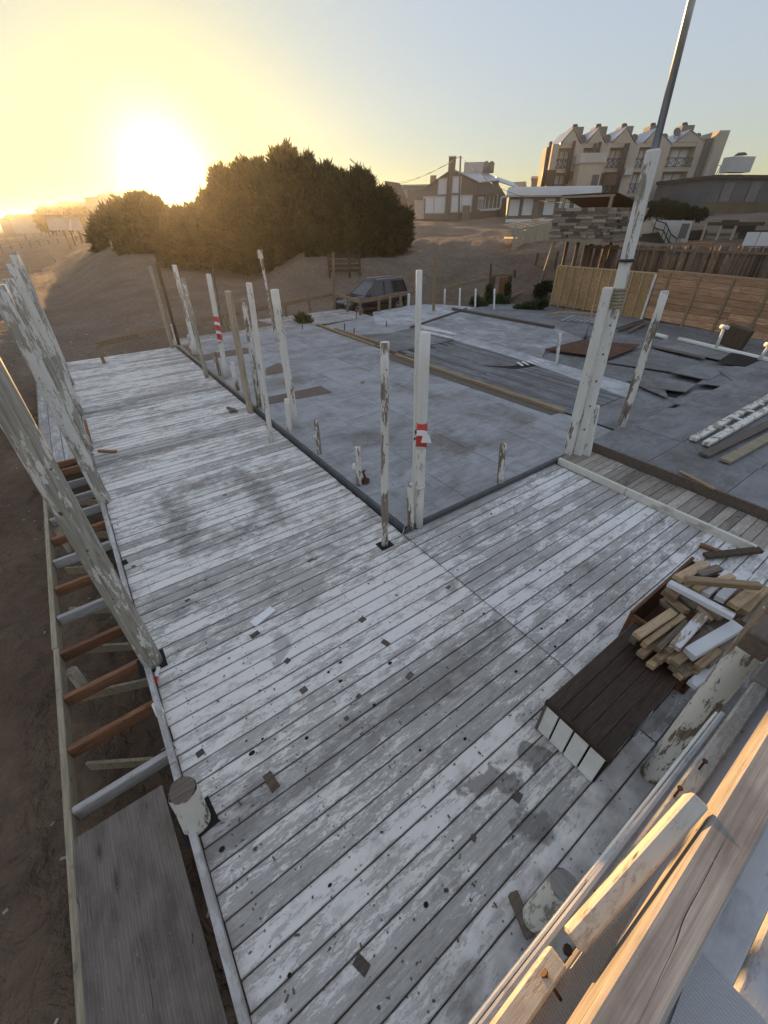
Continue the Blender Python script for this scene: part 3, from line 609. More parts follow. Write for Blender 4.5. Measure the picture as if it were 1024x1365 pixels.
post((479, 646), (477, 596), .12, m_post2, 'short stub with rusty valve at its foot, near the floor corner', ZP, grp=SGp, extra=knob)
vb = P(487, 643, ZP); vt = thing('valve', vb, 'rusty round valve at the foot of a white stub', 'valve')
MB().tube(vb, vb+Vector((0, 0, .05)), .07, .075, 12, 2).tube(vb+Vector((0, 0, .05)), vb+Vector((0, 0, .09)), .075, .03, 12).build('body', m_rust, vt); MB().tube(vb+Vector((0, 0, .09)), vb+Vector((-.02, .02, .22)), .018, .018, 8).tube(vb+Vector((-.06, .02, .2)), vb+Vector((.03, .02, .21)), .012, .012, 6).build('stem', m_rust, vt)
def capA(th, B, T, r): MB().box(T+Vector((0, 0, -.12)), (.135, .135, .24), None, .01).build('head_block', m_post, th)
post((369, 455), (346, 333), .12, m_post2, 'tallest thin post of the far row, with a wider block at its head', ZP, extra=capA)
post((394, 567), (366, 386), .185, m_post, 'thick white post with flaking top just inside the grey floor', ZP)
post((386, 574), (382, 532), .125, m_post, 'short stub touching the foot of the thick flaking post', ZP, grp=SGp)
post((362, 589), (332, 377), .125, m_post2, 'badly flaking post on the planks in front of a second post', 0)
post((346, 543), (325, 399), .13, m_post2, 'flaking post half hidden behind another flaking post on the floor edge', ZP)
post((352, 545), (350, 505), .13, m_post2, 'short flaking stub between two flaking posts at the floor edge', ZP, grp=SGp)
post((334, 550), (304, 388), .14, m_bare, 'bare grey unpainted square post at the floor edge', 0, sq=True)
post((302, 502), (278, 365), .145, m_post, 'leaning white post wrapped low down with red and white tape', ZP, tape=(.36, .62))
post((296, 432), (282, 347), .05, m_darkpost, 'thin dark stick with a bracket behind the taped leaning post', 0, name='stick_post')
post((293, 500), (285, 469), .14, m_post2, 'short stub left of the foot of the leaning taped post', ZP, grp=SGp)
post((317, 520), (309, 483), .14, m_post, 'short stub right of the foot of the leaning taped post', ZP, grp=SGp)
post((276, 503), (244, 371), .14, m_post3, 'weathered post leaning on the plank edge beside a whiter post', 0)
post((262, 473), (232, 353), .17, m_clean, 'smooth white post with a broken top in the far row', ZP)
post((257, 473), (252, 446), .14, m_post, 'short white stub at the foot of the smooth white far post', ZP, grp=SGp)
post((230, 464), (200, 355), .14, m_bare, 'farthest bare post on the left row, at the plank end', 0)
post((239, 460), (209, 350), .13, m_darkpost, 'dark brown post at the far end of the row', ZP)
post((236, 460), (229, 432), .11, m_post, 'short white stub at the foot of the dark far post', ZP, grp=SGp)
post((333, 458), (325, 398), .12, m_post2, 'distant flaking post seen between the middle posts, by the far rail', ZP)
# group of tall posts on the right
post((757, 604), (812, 383), .17, m_post, 'left square post of the tall white group, dark flaked edge', .05, sq=True)
post((782, 606), (794, 541), .15, m_clean, 'short white post at the right foot of the flag mast', .05, sq=True)
post((827, 572), (887, 388), .16, m_post, 'white round post alone right of the flag mast', .15)
post((742, 486), (747, 444), .11, m_clean, 'short white stub far right on the white floor strip', .07, grp=SGp)
B = P(771, 605, .05); T = topz(B, 872, 199); fm_ = thing('flag_mast', B, 'tall square white mast post topped by a grey metal pole', 'flag mast')
MB().beam(B-Vector((0, 0, .1)), T, .15, .125, up=(1, .2, 0), ch=.015).build('shaft', m_clean, fm_)
ax = (T-B).normalized(); MB().tube(T-ax*.1+Vector((.02, 0, 0)), T+ax*2.9, .045, .04, 10).build('metal_pole', m_metal, fm_)
c = B.lerp(T, .715); MB().tube(c, c+ax*.035, .112, .112, 12).build('strap', m_dkmetal, fm_)
c = B.lerp(T, .58); mb = MB()
for k in range(6): mb.tube(c+ax*(.045*k)+Vector((.0, 0, -.02)), c+ax*(.045*k+.02), .102, .102, 10)
mb.build('rope_coil', m_rim, fm_)
for k in range(6):
    c = B.lerp(T, .12+.1*k); d = (ORI-c); d.z = 0; d.normalize(); c = c+d*.07; MB().tube(c-d*.02, c+d*.012, .013, .013, 7).build('bolt_hole_shade', m_dark, fm_)  # dark studs painting the shade of bolt holes
# big weathered posts along the sea edge
LGp = 'big round posts along the sea side of the deck'
post((205, 884), (-48, 440), .205, m_post3, 'nearest big round post at the sea edge, bare grey with a white painted foot', 0, r1=.085, n=18, wob=.04, grp=LGp)
def lump(th, B, T, r): pass
post((140, 669), (-6, 380), .22, m_post3, 'second big weathered post along the sea edge', 0, r1=.09, n=16, wob=.06, grp=LGp)
post((119, 600), (10, 372), .20, m_post3, 'third big weathered post along the sea edge, streaked white', 0, r1=.078, n=14, wob=.07, grp=LGp)
post((108, 553), (14, 352), .20, m_post3, 'fourth big post along the sea edge', 0, r1=.078, n=14, wob=.07, grp=LGp)
post((95, 513), (18, 340), .20, m_post3, 'fifth big post along the sea edge, next to last', 0, r1=.078, n=14, wob=.07, grp=LGp)
post((87, 490), (20, 335), .19, m_post3, 'last big post at the far sea corner of the deck', 0, r1=.078, n=14, wob=.07, grp=LGp)
st_ = P(262, 1096); T = topz(st_, 243, 1053); s_ = thing('post_stump', st_, 'sawn off thick white stump with cracked wooden top at the sea edge', 'stump')
MB().tube(st_-Vector((0, 0, .05)), T, .095, .088, 16, 3, .06, caps=False).build('shaft', m_post, s_); MB().tube(T-Vector((0, 0, .01)), T+Vector((0, 0, .002)), 0.086, .083, 16).build('cut_top', m_brownpatch, s_)
sb = P(709, 1226); T = topz(sb, 753, 1180); s_ = thing('post_stump', sb, 'sawn grey stump with pale round top below the upper railing', 'stump')
MB().tube(sb-Vector((0, 0, .05)), T, .072, .070, 16, 3, .04, caps=False).build('shaft', m_post3, s_); MB().tube(T-Vector((0, 0, .01)), T+Vector((0, 0, .002)), .070, .068, 16).build('cut_top', m_metal if False else m_walk, s_)
# litter on the deck
tag(MB().slab([P(333, 829, .006), P(360, 808, .02), P(368, 813, .02), P(341, 835, .006)], .002).build('paper_sheet', m_paper), 'white strip of paper lying on the planks', 'paper')
tag(MB().slab([P(203, 917, .01), P(209, 888, .02), P(214, 889, .02), P(210, 905, .03), P(207, 920, .01)], .003).build('warning_tape_scrap', m_tape), 'scrap of red and white tape by the foot of the nearest big post', 'tape')
p = P(211, 945, .03); tag(MB().box(p, (.07, .16, .05), Matrix.Rotation(.1, 3, 'Z'), .012).build('white_block', m_clean), 'pale block on the edge board near the tape scrap', 'wood block')
tag(MB().beam(P(131, 601, .02), P(155, 602, .02), .06, .04, ch=.005).build('wood_stick', m_joistb), 'reddish brown stick on the planks near the sea posts', 'stick')
tag(MB().beam(P(121, 590, .05), P(113, 560, .3), .05, .04, ch=.005).build('wood_stick', m_joistb), 'brown stick leaning against the sea posts', 'stick')
for k, (a, b) in enumerate((((303, 543), (316, 548)), ((306, 549), (313, 545)))): tag(MB().beam(P(*a, .03), P(*b, .05), .06, .04, ch=.005).build('wood_scrap', m_brownpatch), ('longer', 'shorter')[k]+' brown scrap on the planks left of the bare square post', 'wood scrap', 'scraps beside the bare post')
tag(MB().beam(P(683, 1190, .03), P(708, 1250, .03), .06, .08, ch=.006).build('wood_offcut', m_brownpatch), 'brown offcut on the planks against the grey stump', 'offcut')
tag(MB().path([P(540, 700, .10), P(537, 711, .10), P(541, 722, .03), P(539, 712, .02)], .006).build('wire', m_metal), 'loop of pale wire hanging over the grey floor corner', 'wire')
mb = MB()
for k in range(170):
    px, py = R.uniform(220, 760), R.uniform(640, 1340); q = P(px, py, .004)
    if not (-.4 < q.x < 6.2 and .1 < q.y < 3.4 or -.4 < q.x < 2.7 and 3.4 < q.y < 9): continue
    s = R.uniform(.005, .013); mb.box(q+Vector((0, 0, .004)), (s*R.uniform(.8, 3), s, .008), Matrix.Rotation(R.uniform(0, 3), 3, 'Z'))
tag(mb.build('wood_chips', m_brownpatch), 'small wood chips and crumbs scattered over the planks', 'wood chips', None, 'stuff')
q = P(517, 471, ZP); tag(MB().box(P(483, 509, ZP+.03), (.10, .08, .05), None, .008).build('wood_scrap', m_yel), 'small yellow scrap alone on the middle of the grey floor', 'wood scrap')
# ------------------------------------------------------------------ brown counter with slatted white end
ct = thing('counter', (2.8, .4, 0), 'dark brown counter lying on the deck with a white slatted end', 'counter')
m_top = wood_mat('dark_stained_top', (.018, .011, .008), (.085, .052, .036), 0, 2.5, .4, .5)
for k in range(5):
    MB().box((2.75, .16+.107*k+.05, .445), (1.36, .104, .025), None, .003).build('top_board', m_top, ct)
MB().box((2.08, .42, .44), (.03, .56, .05), None, .004).build('top_edge', m_top, ct)
for k in range(4):
    MB().box((2.098, .18+.132*k+.055, .215), (.022, .116, .40), Matrix.Rotation(.0, 3, 'X'), .003).build('slat', m_white, ct)
MB().box((2.125, .42, .215), (.02, .52, .42)).build('back_panel', m_dark, ct)
MB().box((2.75, .69, .215), (1.34, .025, .42), None, .003).build('side_panel', m_brownpatch, ct)
MB().tube((2.72, .17, 0), (2.70, .17, .43), .018, .018, 8).build('leg', m_metal, ct); MB().box((2.5, .30, .06), (.7, .03, .10), None, .003).build('shelf_rail', m_joistb, ct)
cb = thing('brown_crate', (3.85, .42, 0), 'open reddish brown wooden crate behind the counter, full of offcuts', 'crate')
m_crate = wood_mat('reddish_crate_wood', (.07, .032, .018), (.22, .11, .06), 0, 1, .4)
MB().box((3.46, .45, .25), (.03, .62, .50), None, .004).build('side_panel', m_crate, cb); MB().beam((3.44, .75, .27), (4.75, .76, .27), .03, .54, ch=.004).build('side_panel', m_crate, cb)
MB().box((4.1, .10, .22), (1.3, .03, .44), None, .004).build('side_panel', m_crate, cb); MB().box((4.1, .43, .05), (1.3, .62, .04)).build('floor_panel', m_crate, cb); MB().box((4.76, .43, .24), (.03, .64, .48), None, .004).build('side_panel', m_crate, cb)
# offcuts heaped on the counter and crate
m_pale = wood_mat('fresh_pale_wood', (.32, .22, .12), (.60, .45, .29), 2, 2.2, .4); m_tan = wood_mat('tan_wood', (.22, .145, .08), (.46, .34, .21), 2, 2.2, .5); m_greyw = wood_mat('grey_brown_wood', (.12, .095, .07), (.30, .245, .19), 2, 2.2, .6)
m_whw = peel_mat('white_offcut_paint', (.25, .19, .12), (.45, .36, .25), (.78, .78, .79), .60, 3)
OG = 'offcuts heaped on the counter and crate'
Zc = lambda a, b: (824+a/5.12, 730+b/5.12)
def offcut(a, b, z0, z1, w, h, mat, label, roll=None, name='wood_offcut'):
    roll = R.uniform(-.12, .12) if roll is None else roll; p0 = P(*Zc(*a), z0); p1 = P(*Zc(*b), z1); L = (p1-p0).length; mb = MB().box((0, 0, 0), (w, h, L), None, .004)
    ob = bpy.data.objects.new(name, mb.mesh(name, mat)); col.objects.link(ob)
    z = (p1-p0).normalized(); x = Vector((0, 0, 1)).cross(z).normalized(); y = z.cross(x); m = Matrix((x, y, z)).transposed() @ Matrix.Rotation(roll, 3, 'Z')
    m = m.to_4x4(); m.translation = (p0+p1)/2; ob.matrix_world = m; ob.rotation_mode = 'QUATERNION'; ob.location, ob.rotation_quaternion, _ = m.decompose()
    return tag(ob, label, 'wood offcut', OG)
offcut((125, 605), (375, 440), .66, .68, .075, .05, m_pale, 'pale flat offcut farthest left on the heap')
offcut((175, 665), (440, 475), .60, .64, .05, .07, m_pale, 'pale orange offcut lying along the farthest left one')
offcut((270, 700), (465, 510), .62, .64, .045, .06, m_greyw, 'grey brown narrow offcut left of the white top one')
offcut((385, 680), (580, 465), .70, .72, .08, .05, m_whw, 'short white offcut lying topmost over the counter end')
offcut((480, 730), (810, 535), .66, .70, .10, .075, m_whw, 'thick white offcut with dark brown bands at its far end')
offcut((470, 690), (630, 550), .60, .62, .06, .05, m_greyw, 'brown offcut between the two white ones on top')
offcut((345, 240), (790, 475), .84, .84, .085, .045, m_whw, 'long white board lying crosswise over the crate')
offcut((460, 220), (965, 262), .90, .88, .065, .06, m_tan, 'long natural timber lying highest, crosswise at the back')
offcut((405, 215), (595, 110), .78, .70, .09, .05, m_pale, 'pale board end leaning at the back left of the heap')
offcut((545, 190), (690, 140), .74, .72, .08, .05, m_greyw, 'dull brown board under the topmost crosswise timber')
offcut((590, 320), (760, 180), .72, .74, .075, .05, m_whw, 'white offcut behind the long white crosswise board')
offcut((690, 355), (880, 180), .74, .76, .08, .06, m_whw, 'rightmost white offcut behind the crosswise board')
offcut((780, 400), (935, 285), .76, .76, .09, .05, m_pale, 'pale split offcut at the right behind the crosswise board')
offcut((845, 440), (1000, 280), .68, .72, .08, .08, m_tan, 'tan offcut next to the pale split one at the right')
offcut((870, 540), (1040, 340), .62, .66, .11, .09, m_greyw, 'big grey brown beam end at the right side of the heap')
offcut((310, 290), (400, 350), .68, .66, .08, .06, m_tan, 'small tan block under the left end of the crosswise white board')
offcut((420, 340), (520, 420), .64, .62, .07, .07, m_greyw, 'small grey block under the middle of the crosswise board')
offcut((490, 380), (640, 500), .62, .58, .06, .05, m_tan, 'tan stick slanting down into the crate')
offcut((640, 470), (780, 400), .60, .60, .08, .05, m_greyw, 'grey offcut under the right end of the crosswise board')
for k, (a, b, z, mt, lb) in enumerate((((95, 640), (260, 520), .53, m_greyw, 'dark low offcut end below the farthest left pale ones'), ((150, 735), (350, 590), .53, m_tan, 'tan offcut end low at the left front of the heap'), ((215, 810), (400, 660), .50, m_pale, 'pale L shaped offcut end at the front of the heap'), ((270, 770), (450, 620), .56, m_tan, 'tan offcut end behind the L shaped one'), ((330, 715), (500, 570), .60, m_tan, 'square tan offcut end beneath the short white one'), ((415, 755), (560, 620), .58, m_greyw, 'brown offcut end beneath the gap of the white ones'), ((370, 830), (560, 690), .53, m_greyw, 'dark brown offcut end low at the middle front'), ((460, 825), (620, 700), .53, m_tan, 'small tan offcut end low below the thick white one'), ((505, 865), (690, 720), .50, m_tan, 'tan offcut end second from the right at the front'), ((405, 880), (500, 800), .48, m_pale, 'thin pale sliver on the counter top'), ((500, 940), (660, 800), .50, m_whw, 'white sided offcut end at the front right'), ((570, 900), (800, 700), .50, m_greyw, 'long grey offcut at the right front under the white one'), ((600, 800), (830, 600), .58, m_greyw, 'dark plank lying under the thick white offcut'))):
    offcut(a, b, z, z+.02, R.uniform(.06, .075), R.uniform(.05, .065), mt, lb)
for k, (a, b, z) in enumerate((((430, 600), (640, 440), .45), ((640, 560), (860, 420), .48), ((520, 560), (720, 460), .46), ((640, 380), (820, 300), .56), ((450, 330), (620, 250), .58))):
    offcut(a, b, z, z, .09, .07, m_greyw, ('grey offcut buried at the left of the heap', 'grey offcut buried at the right of the heap', 'grey offcut buried in the heap centre', 'grey offcut buried behind the crosswise board', 'grey offcut buried at the back left')[k])

for k, (a, b, c_, d_, z, mt, lb) in enumerate(((330, 330, 470, 440, .60, m_tan, 'tan offcut leaning inside the near crate corner'), (300, 360, 420, 460, .52, m_greyw, 'grey offcut down in the near crate corner'), (390, 300, 500, 250, .70, m_pale, 'pale short offcut behind the left end of the crosswise board'), (520, 300, 610, 250, .72, m_tan, 'tan short offcut between the crosswise timber and board'), (560, 390, 700, 480, .60, m_greyw, 'grey stick slanting under the crosswise board'), (700, 330, 800, 270, .70, m_whw, 'white chip of board among the right hand offcuts'), (640, 250, 780, 200, .76, m_pale, 'pale offcut under the topmost crosswise timber'), (830, 520, 960, 400, .58, m_tan, 'tan beam end beside the big grey one at the right'), (740, 560, 870, 470, .55, m_tan, 'tan offcut end low between the white and the grey beam'), (690, 640, 820, 560, .56, m_pale, 'pale offcut end behind the thick white one'), (330, 770, 480, 650, .56, m_pale, 'pale square offcut end in the front row of the heap'), (380, 790, 520, 680, .60, m_tan, 'tan square offcut end second in the front row'), (430, 870, 560, 770, .50, m_greyw, 'small grey offcut end at the foot of the heap'), (540, 820, 680, 700, .60, m_tan, 'tan offcut end right under the thick white one'))):
    offcut((a, b), (c_, d_), z, z+.03, R.uniform(.055, .08), R.uniform(.045, .065), mt, lb, R.uniform(-.3, .3))
# ------------------------------------------------------------------ edge of the upper platform beside the camera
up_ = thing('upper_platform', (.5, -.6, 2.1), 'timber edge of the upper platform with a heavy grey beam in the corner', 'platform')
m_beam = beam_mat('grey_beam_wood', (.25, .222, .195), (.47, .435, .39))
m_sunwood = plank_mat('battered_painted_batten', (.16, .12, .08), (.40, .33, .24), (.56, .53, .46), .5, axis=0)
m_blue = plank_mat('pale_painted_board', (.18, .165, .15), (.34, .32, .30), (.56, .57, .585), .62, axis=0, flake=.1)
m_nailpl = plank_mat('grey_nail_board', (.15, .13, .11), (.36, .32, .28), (.5, .49, .46), .35, axis=0)
def upb(name, p0, p1, w, h, mat, roll=0.0, ch=.006): return MB().beam(p0, p1, w, h, ch=ch, roll=roll).build(name, mat, up_)
upb('edge_beam', (-.6, -.211, 2.265), (3.2, -.211, 2.265), .092, .17, m_beam, ch=.008)
upb('fascia_board', (-.5, -.068, 1.79), (1.74, -.098, 1.79), .022, .12, m_blue); upb('fascia_strip', (-.5, -.050, 1.775), (1.74, -.080, 1.775), .010, .10, m_white)
upb('fascia_board', (.75, -.088, 1.83), (1.72, -.118, 1.83), .045, .02, m_blue)
upb('nailed_board', (.70, -.128, 1.96), (1.9, -.136, 1.96), .055, .05, m_nailpl); upb('painted_batten', (-.3, -.098, 2.10), (.44, -.098, 2.12), .050, .06, m_sunwood)
upb('painted_batten', (.47, -.098, 2.20), (.93, -.128, 2.33), .045, .06, m_sunwood, .15)
upb('inner_board', (.65, -.185, 1.93), (3.0, -.185, 1.93), .055, .04, m_blue)
upb('inner_board', (-.6, -.16, 1.90), (.64, -.16, 1.90), .05, .04, m_nailpl)
upb('wide_board', (1.86, -.175, 1.98), (3.0, -.19, 1.98), .16, .03, m_nailpl); upb('beam_end', P(1006, 862, 2.28), P(1006, 862, 2.28)+Vector((.75, -.06, .0)), .09, .10, m_brownpatch)
yb = -.262
for k, w in enumerate((.095, .14, .14, .14, .14, .14, .14, .14, .14, .14, .14, .14, .14)):
    z = 2.185 - (.05 if k == 1 else 0); upb('floor_board', (-1.2, yb-w/2, z), (3.2, yb-w/2, z), w-.012, .03, m_blue); yb -= w+.006
for x_ in (-1.1, 0.2, 1.5, 2.9): upb('joist', (x_, -.28, 2.08), (x_, -2.2, 2.08), .05, .15, m_rim)
for x_, y_ in ((-1.0, -2.0), (2.8, -2.0), (.9, -2.0)): MB().tube((x_, y_, -.6), (x_, y_, 2.0), .08, .075, 10).build('support_post', m_bare, up_)
for px, py in ((899, 1062), (932, 1026)):
    q = P(px, py, 1.985); MB().tube(q-Vector((0, 0, .02)), q+Vector((.006, .004, .05)), .004, .004, 6).tube(q+Vector((.006, .004, .05)), q+Vector((.006, .004, .054)), .009, .009, 8).build('nail', m_nail, up_)
for px, py in ((699, 1327), (779, 1232), (757, 1266)):
    q = P(px, py, 2.13); MB().tube(q-Vector((0, 0, .01)), q+Vector((0, 0, .004)), .011, .011, 8).build('nail_hole_shade', m_dark, up_)  # dark discs painting the shade of nail holes
q = P(748, 1333, 2.12); MB().tube(q, q+Vector((-.005, .05, .03)), .004, .004, 6).tube(q+Vector((-.005, .05, .03)), q+Vector((-.0053, .053, .032)), .010, .010, 8).build('nail', m_nail, up_)
t = NT('woven_mesh', .8, .2); w = t.n.new('ShaderNodeTexWave'); t.set(w.inputs['Vector'], t.pos()); w.inputs['Scale'].default_value = 42; t.bump(w.outputs['Fac'], .8, .004); m_mesh = t.done(t.mix(w.outputs['Fac'], (.46, .46, .465), (.52, .525, .53)))
tag(MB().slab([P(x, y, z) for x, y, z in ((700, 1375, 2.08), (722, 1315, 2.09), (762, 1290, 2.10), (800, 1235, 2.09), (838, 1180, 2.08), (858, 1190, 2.07), (800, 1300, 2.06), (745, 1390, 2.06))], .003).build('mesh_fabric', m_mesh), 'pale fabric strip tucked behind the sunlit edge beam', 'fabric')
tag(MB().slab([P(x, y, z) for x, y, z in ((930, 1265, 2.212), (948, 1285, 2.212), (980, 1318, 2.21), (1013, 1352, 2.21), (1040, 1385, 2.21), (880, 1400, 2.212), (893, 1366, 2.212))], .004).build('mesh_fabric', m_mesh), 'woven white mesh spread on the floor boards in the near right corner', 'fabric')
post((868, 1032), (992, 872), .185, m_post, 'thick white post with bare wood patches carrying the upper platform', 0, top=2.02, n=18, wob=.03)
# ------------------------------------------------------------------ rails and posts at the far end
def G(px, py, d0=12):
    d = ray(px, py); h = math.hypot(d.x, d.y)
    for D in np.geomspace(d0, 1500, 900):
        q = ORI+d*(D/h)
        if q.z <= gz(q.x, q.y): return Vector((q.x, q.y, gz(q.x, q.y)))
    return ORI+d*(1500/h)
RLG = 'rail fence along the far edge of the deck'
def rail(pts, z, posts, label, w=.15, h=.07, mat=m_rail, pz=-.4):
    pp = [P(x, y, z if not q else q[0]) for x, y, *q in pts]; th = thing('rail_fence', (pp[0].x, pp[0].y, 0), label, 'rail fence', RLG)
    for a, b in zip(pp, pp[1:]): MB().beam(a, b, h, w, ch=.006).build('rail', mat, th)
    for p_ in posts:
        x, y, pm = p_; q = P(x, y, z); MB().beam((q.x, q.y, pz), (q.x, q.y, z+.03), .10, .10, up=(0, 1, 0), ch=.008).build('post', pm, th)
    return th
rail([(128, 460), (184, 447), (266, 428)], .52, [(130, 461, m_rail)], 'leftmost rail of the far fence, with an open end over the sand', h=.05)
rail([(268, 427, .55), (345, 412, .6), (444, 392, .72)], .6, [(300, 421, m_rail), (380, 405, m_rail), (412, 400, m_rail)], 'rail running behind the row of posts up to the car')
rail([(446, 392, .72), (480, 402, .6), (556, 388.5, .6)], .6, [(463, 399, m_rail), (480, 403, m_rail), (505, 398.5, m_rail), (520, 396, m_rail), (534, 394, m_rail), (545, 392, m_white)], 'rail with close posts right in front of the dark car')
rail([(592, 384, .75), (650, 371, .9)], .75, [], 'rail on white posts to the left of the ivy gate')
rail([(687, 363, .9), (712, 355, 1.0)], .9, [(703, 360, m_rail)], 'short rail rising to the right of the ivy gate')
rail([(733, 347, 1.1), (760, 343, 1.2)], 1.1, [(748, 346, m_rail)], 'pale handrail passing behind the particle board fence')
FP = 'posts by the far rail'
post((446, 416), (444, 336), .13, m_rail, 'tall brown post at the corner of the far rail left of the car', -.1, sq=True, grp=FP)
post((578, 416), (580, 328), .13, m_rail, 'tall brown post standing right of the car', 0, sq=True, grp=FP)
for k, (x, yb, yt) in enumerate(((592.5, 406, 385), (612.5, 410, 384), (633.5, 410.5, 385), (658.5, 414, 385))):
    post((x, yb), (x+.8, yt), .11, m_white, ('first white post from the tall brown post, under the rail end', 'second white post from the tall brown post', 'third white post from the tall brown post, in front of shrubs', 'last white post, in front of the ivy gate')[k], 0, grp='white posts beside the ivy gate')
for k, (x, yb, yt) in enumerate(((475, 425, 416), (403, 440, 427), (472, 446, 437), (515, 436, 428), (459, 443, 431))): post((x, yb), (x+.4, yt), .05, m_darkpost, ('small dark pipe end on the pale far deck near the car', 'low brown stub at the far deck corner by the tuft', 'dark bent pipe sticking up from the far grey floor', 'tiny dark pipe on the pale slab', 'thin dark rod on the far grey floor')[k], .05, grp='pipe ends on the far floor', name='pipe')
# ivy gate
gt = thing('garden_gate', P(672, 402, 0), 'orange wooden gate between two ivy covered posts', 'gate')
gl, gr_ = P(653, 400, 0), P(677, 399, 0); dv = (gr_-gl)
MB().beam(gl+dv*.42+Vector((0, 0, .55)), gl+dv*.98+Vector((0, 0, .55)), .06, 1.05).build('door_panel', flat_mat('orange_wood', (.22, .10, .035), .7, .35, 8), gt)
MB().beam(gl+Vector((0, 0, 1.18)), gr_+dv*.1+Vector((0, 0, 1.22)), .14, .12).build('lintel', m_rail, gt)
for b in (gl+dv*.05, gl+dv*.95): MB().beam(b-Vector((0, 0, .4)), b+Vector((0, 0, 1.12)), .2, .12, up=(0, 1, 0)).build('post', m_darkpost, gt)
for k, (x, yb, yt) in enumerate(((653, 402, 351), (685, 392, 360))): post((x, yb), (x+1.5, yt), .12, m_darkpost, ('dark weathered post at the left of the ivy gate', 'dark weathered post at the right of the ivy gate')[k], 0, sq=True, grp='dark posts of the ivy gate')
tag(MB().beam(P(671, 400, .1), P(708, 386, .35), .14, .14, ch=.01).build('leaning_beam', m_rail), 'heavy timber sloping up from the foot of the ivy gate', 'timber')
wp = thing('wooden_screen', P(722, 385, 0), 'brown wooden screen between posts beside the diagonal pole', 'screen')
a, b = P(712, 367, .9), P(738, 366, 1.0); up1 = Vector((0, 0, .48))
for k in range(4): MB().beam(a.lerp(b, k/4+.01)+up1*.5, a.lerp(b, (k+1)/4-.01)+up1*.5, .05, .95).build('plank', m_rail, wp)
for q in (a, b): MB().beam(q-Vector((0, 0, 1.6)), q+Vector((0, 0, 1.15)), .09, .09, up=(0, 1, 0)).build('post', m_darkpost, wp)
MB().beam(a+Vector((0, 0, 1.05)), b+Vector((0, 0, 1.05)), .07, .08).build('top_rail', m_rail, wp)
# ------------------------------------------------------------------ particle board fence and plank fence
FA, FB, FC = P(733, 407, .05), P(856, 427, .05), P(1000, 455, .05); FE = FC+(FC-FB).normalized()*4.5; ZU = Vector((0, 0, 1))
t = NT('particle_board', .8, .15); p = t.objc(); v = t.voro(t.sc(p, (1, 1, 1)), 26, 'F1', 'Color'); sp = t.sep(v)
c = t.mix(sp[0], (.34, .195, .085), (.56, .365, .19)); c = t.mix(t.ramp(t.noise(p, 1.2, 5), (.4, 0.0), (.7, .45)), c, (.2, .13, .06)); m_osb = t.done(c)
of = thing('particle_board_fence', (FA+FB)/2, 'golden particle board fence with pale studs left of the plank fence', 'fence'); dv = FB-FA; nrm = Vector((dv.y, -dv.x, 0)).normalized()
if nrm.dot(-FA) < 0: nrm = -nrm
for k in range(5): MB().extr([FA+dv*(k/5+.002)+ZU*.05, FA+dv*((k+1)/5-.002)+ZU*.05, FA+dv*((k+1)/5-.002)+ZU*(1.72+R.uniform(-.04, .04)), FA+dv*(k/5+.002)+ZU*(1.74+R.uniform(-.04, .04))], -nrm*.02).build('board_sheet', m_osb, of)
for k in range(11):
    q = FA+dv*(k/10*.985+.006)+nrm*.03; MB().beam(q, q+ZU*R.uniform(1.66, 1.76)+dv*R.uniform(-.006, .006), .09 if k % 3 == 1 else .06, .05, up=nrm, ch=.005).build('stud', m_pale if k < 10 else m_clean, of)
MB().beam(FA+ZU*1.74, FB+ZU*1.74, .06, .05).build('top_plate', m_pale, of)
m_redpl = wood_mat('reddish_planks', (.29, .135, .065), (.62, .40, .24), 0, .8, .75)
pf = thing('plank_fence', (FB+FC)/2, 'fence of wide reddish horizontal planks with sloping studs', 'fence'); dv = FE-FB; nrm2 = Vector((dv.y, -dv.x, 0)).normalized()
if nrm2.dot(-FB) < 0: nrm2 = -nrm2
fl = dv.length; du = dv.normalized()
for r_ in range(8):
    s = 0.03
    while s < fl:
        L = min(R.choice((3.2, 3.9, 4.5)), fl-s); zc = .12+r_*.215; q = FB+du*(s+L/2)+ZU*(zc+.10)+nrm2*R.uniform(-.008, .008)
        Mx = Matrix((du, nrm2, ZU)).transposed(); ob = bpy.data.objects.new('plank', MB().box((0, 0, 0), (L-.01, .022, .203), None, .004).mesh('plank', m_redpl)); col.objects.link(ob)
        ob.parent = pf; ob.location = q-wloc(pf); ob.rotation_euler = Mx.to_euler(); s += L
for k in range(9):
    q = FB+du*(.55+k*1.18)+nrm2*.04; MB().beam(q, q+ZU*1.80+nrm2*.0, .085, .05, up=nrm2, ch=.005).build('stud', m_tan, pf)
MB().beam(FB+ZU*1.86, FE+ZU*1.86, .06, .06).build('top_plate', m_tan, pf)
# pipe, taps and rusty box at its foot
mb = MB(); tag(mb.tube(P(905, 452, .14), P(1024, 480, .2), .07, .07, 9).build('white_pipe', m_white), 'long whitish pipe along the foot of the plank fence', 'pipe')
tag(MB().tube(P(874, 446, .12), P(889, 450, .12), .07, .07, 9).build('white_pipe', m_white), 'short whitish pipe piece at the foot of the plank fence', 'pipe')
for k, (a, b) in enumerate((((955, 463), (966, 436)), ((1012, 480), (1026, 460)))):
    B_ = P(*a, .2); T_ = topz(B_, *b); th = thing('standpipe', B_, ('white standpipe by the rusty box', 'white standpipe at the right photo edge')[k], 'standpipe', 'white standpipes by the fence'); MB().tube(B_, T_, .045, .04, 9).build('pipe', m_white, th)
    MB().tube(T_-du*.12, T_+du*.12, .06, .06, 9).build('tap_head', m_white, th)
B_ = P(972, 462, .1); tag(MB().beam(B_+ZU*.0, B_+ZU*.62+du*.1, .75, .25, up=nrm2, ch=.02).build('rusty_box', m_darkpost), 'dark rusty box standing against the plank fence', 'box')
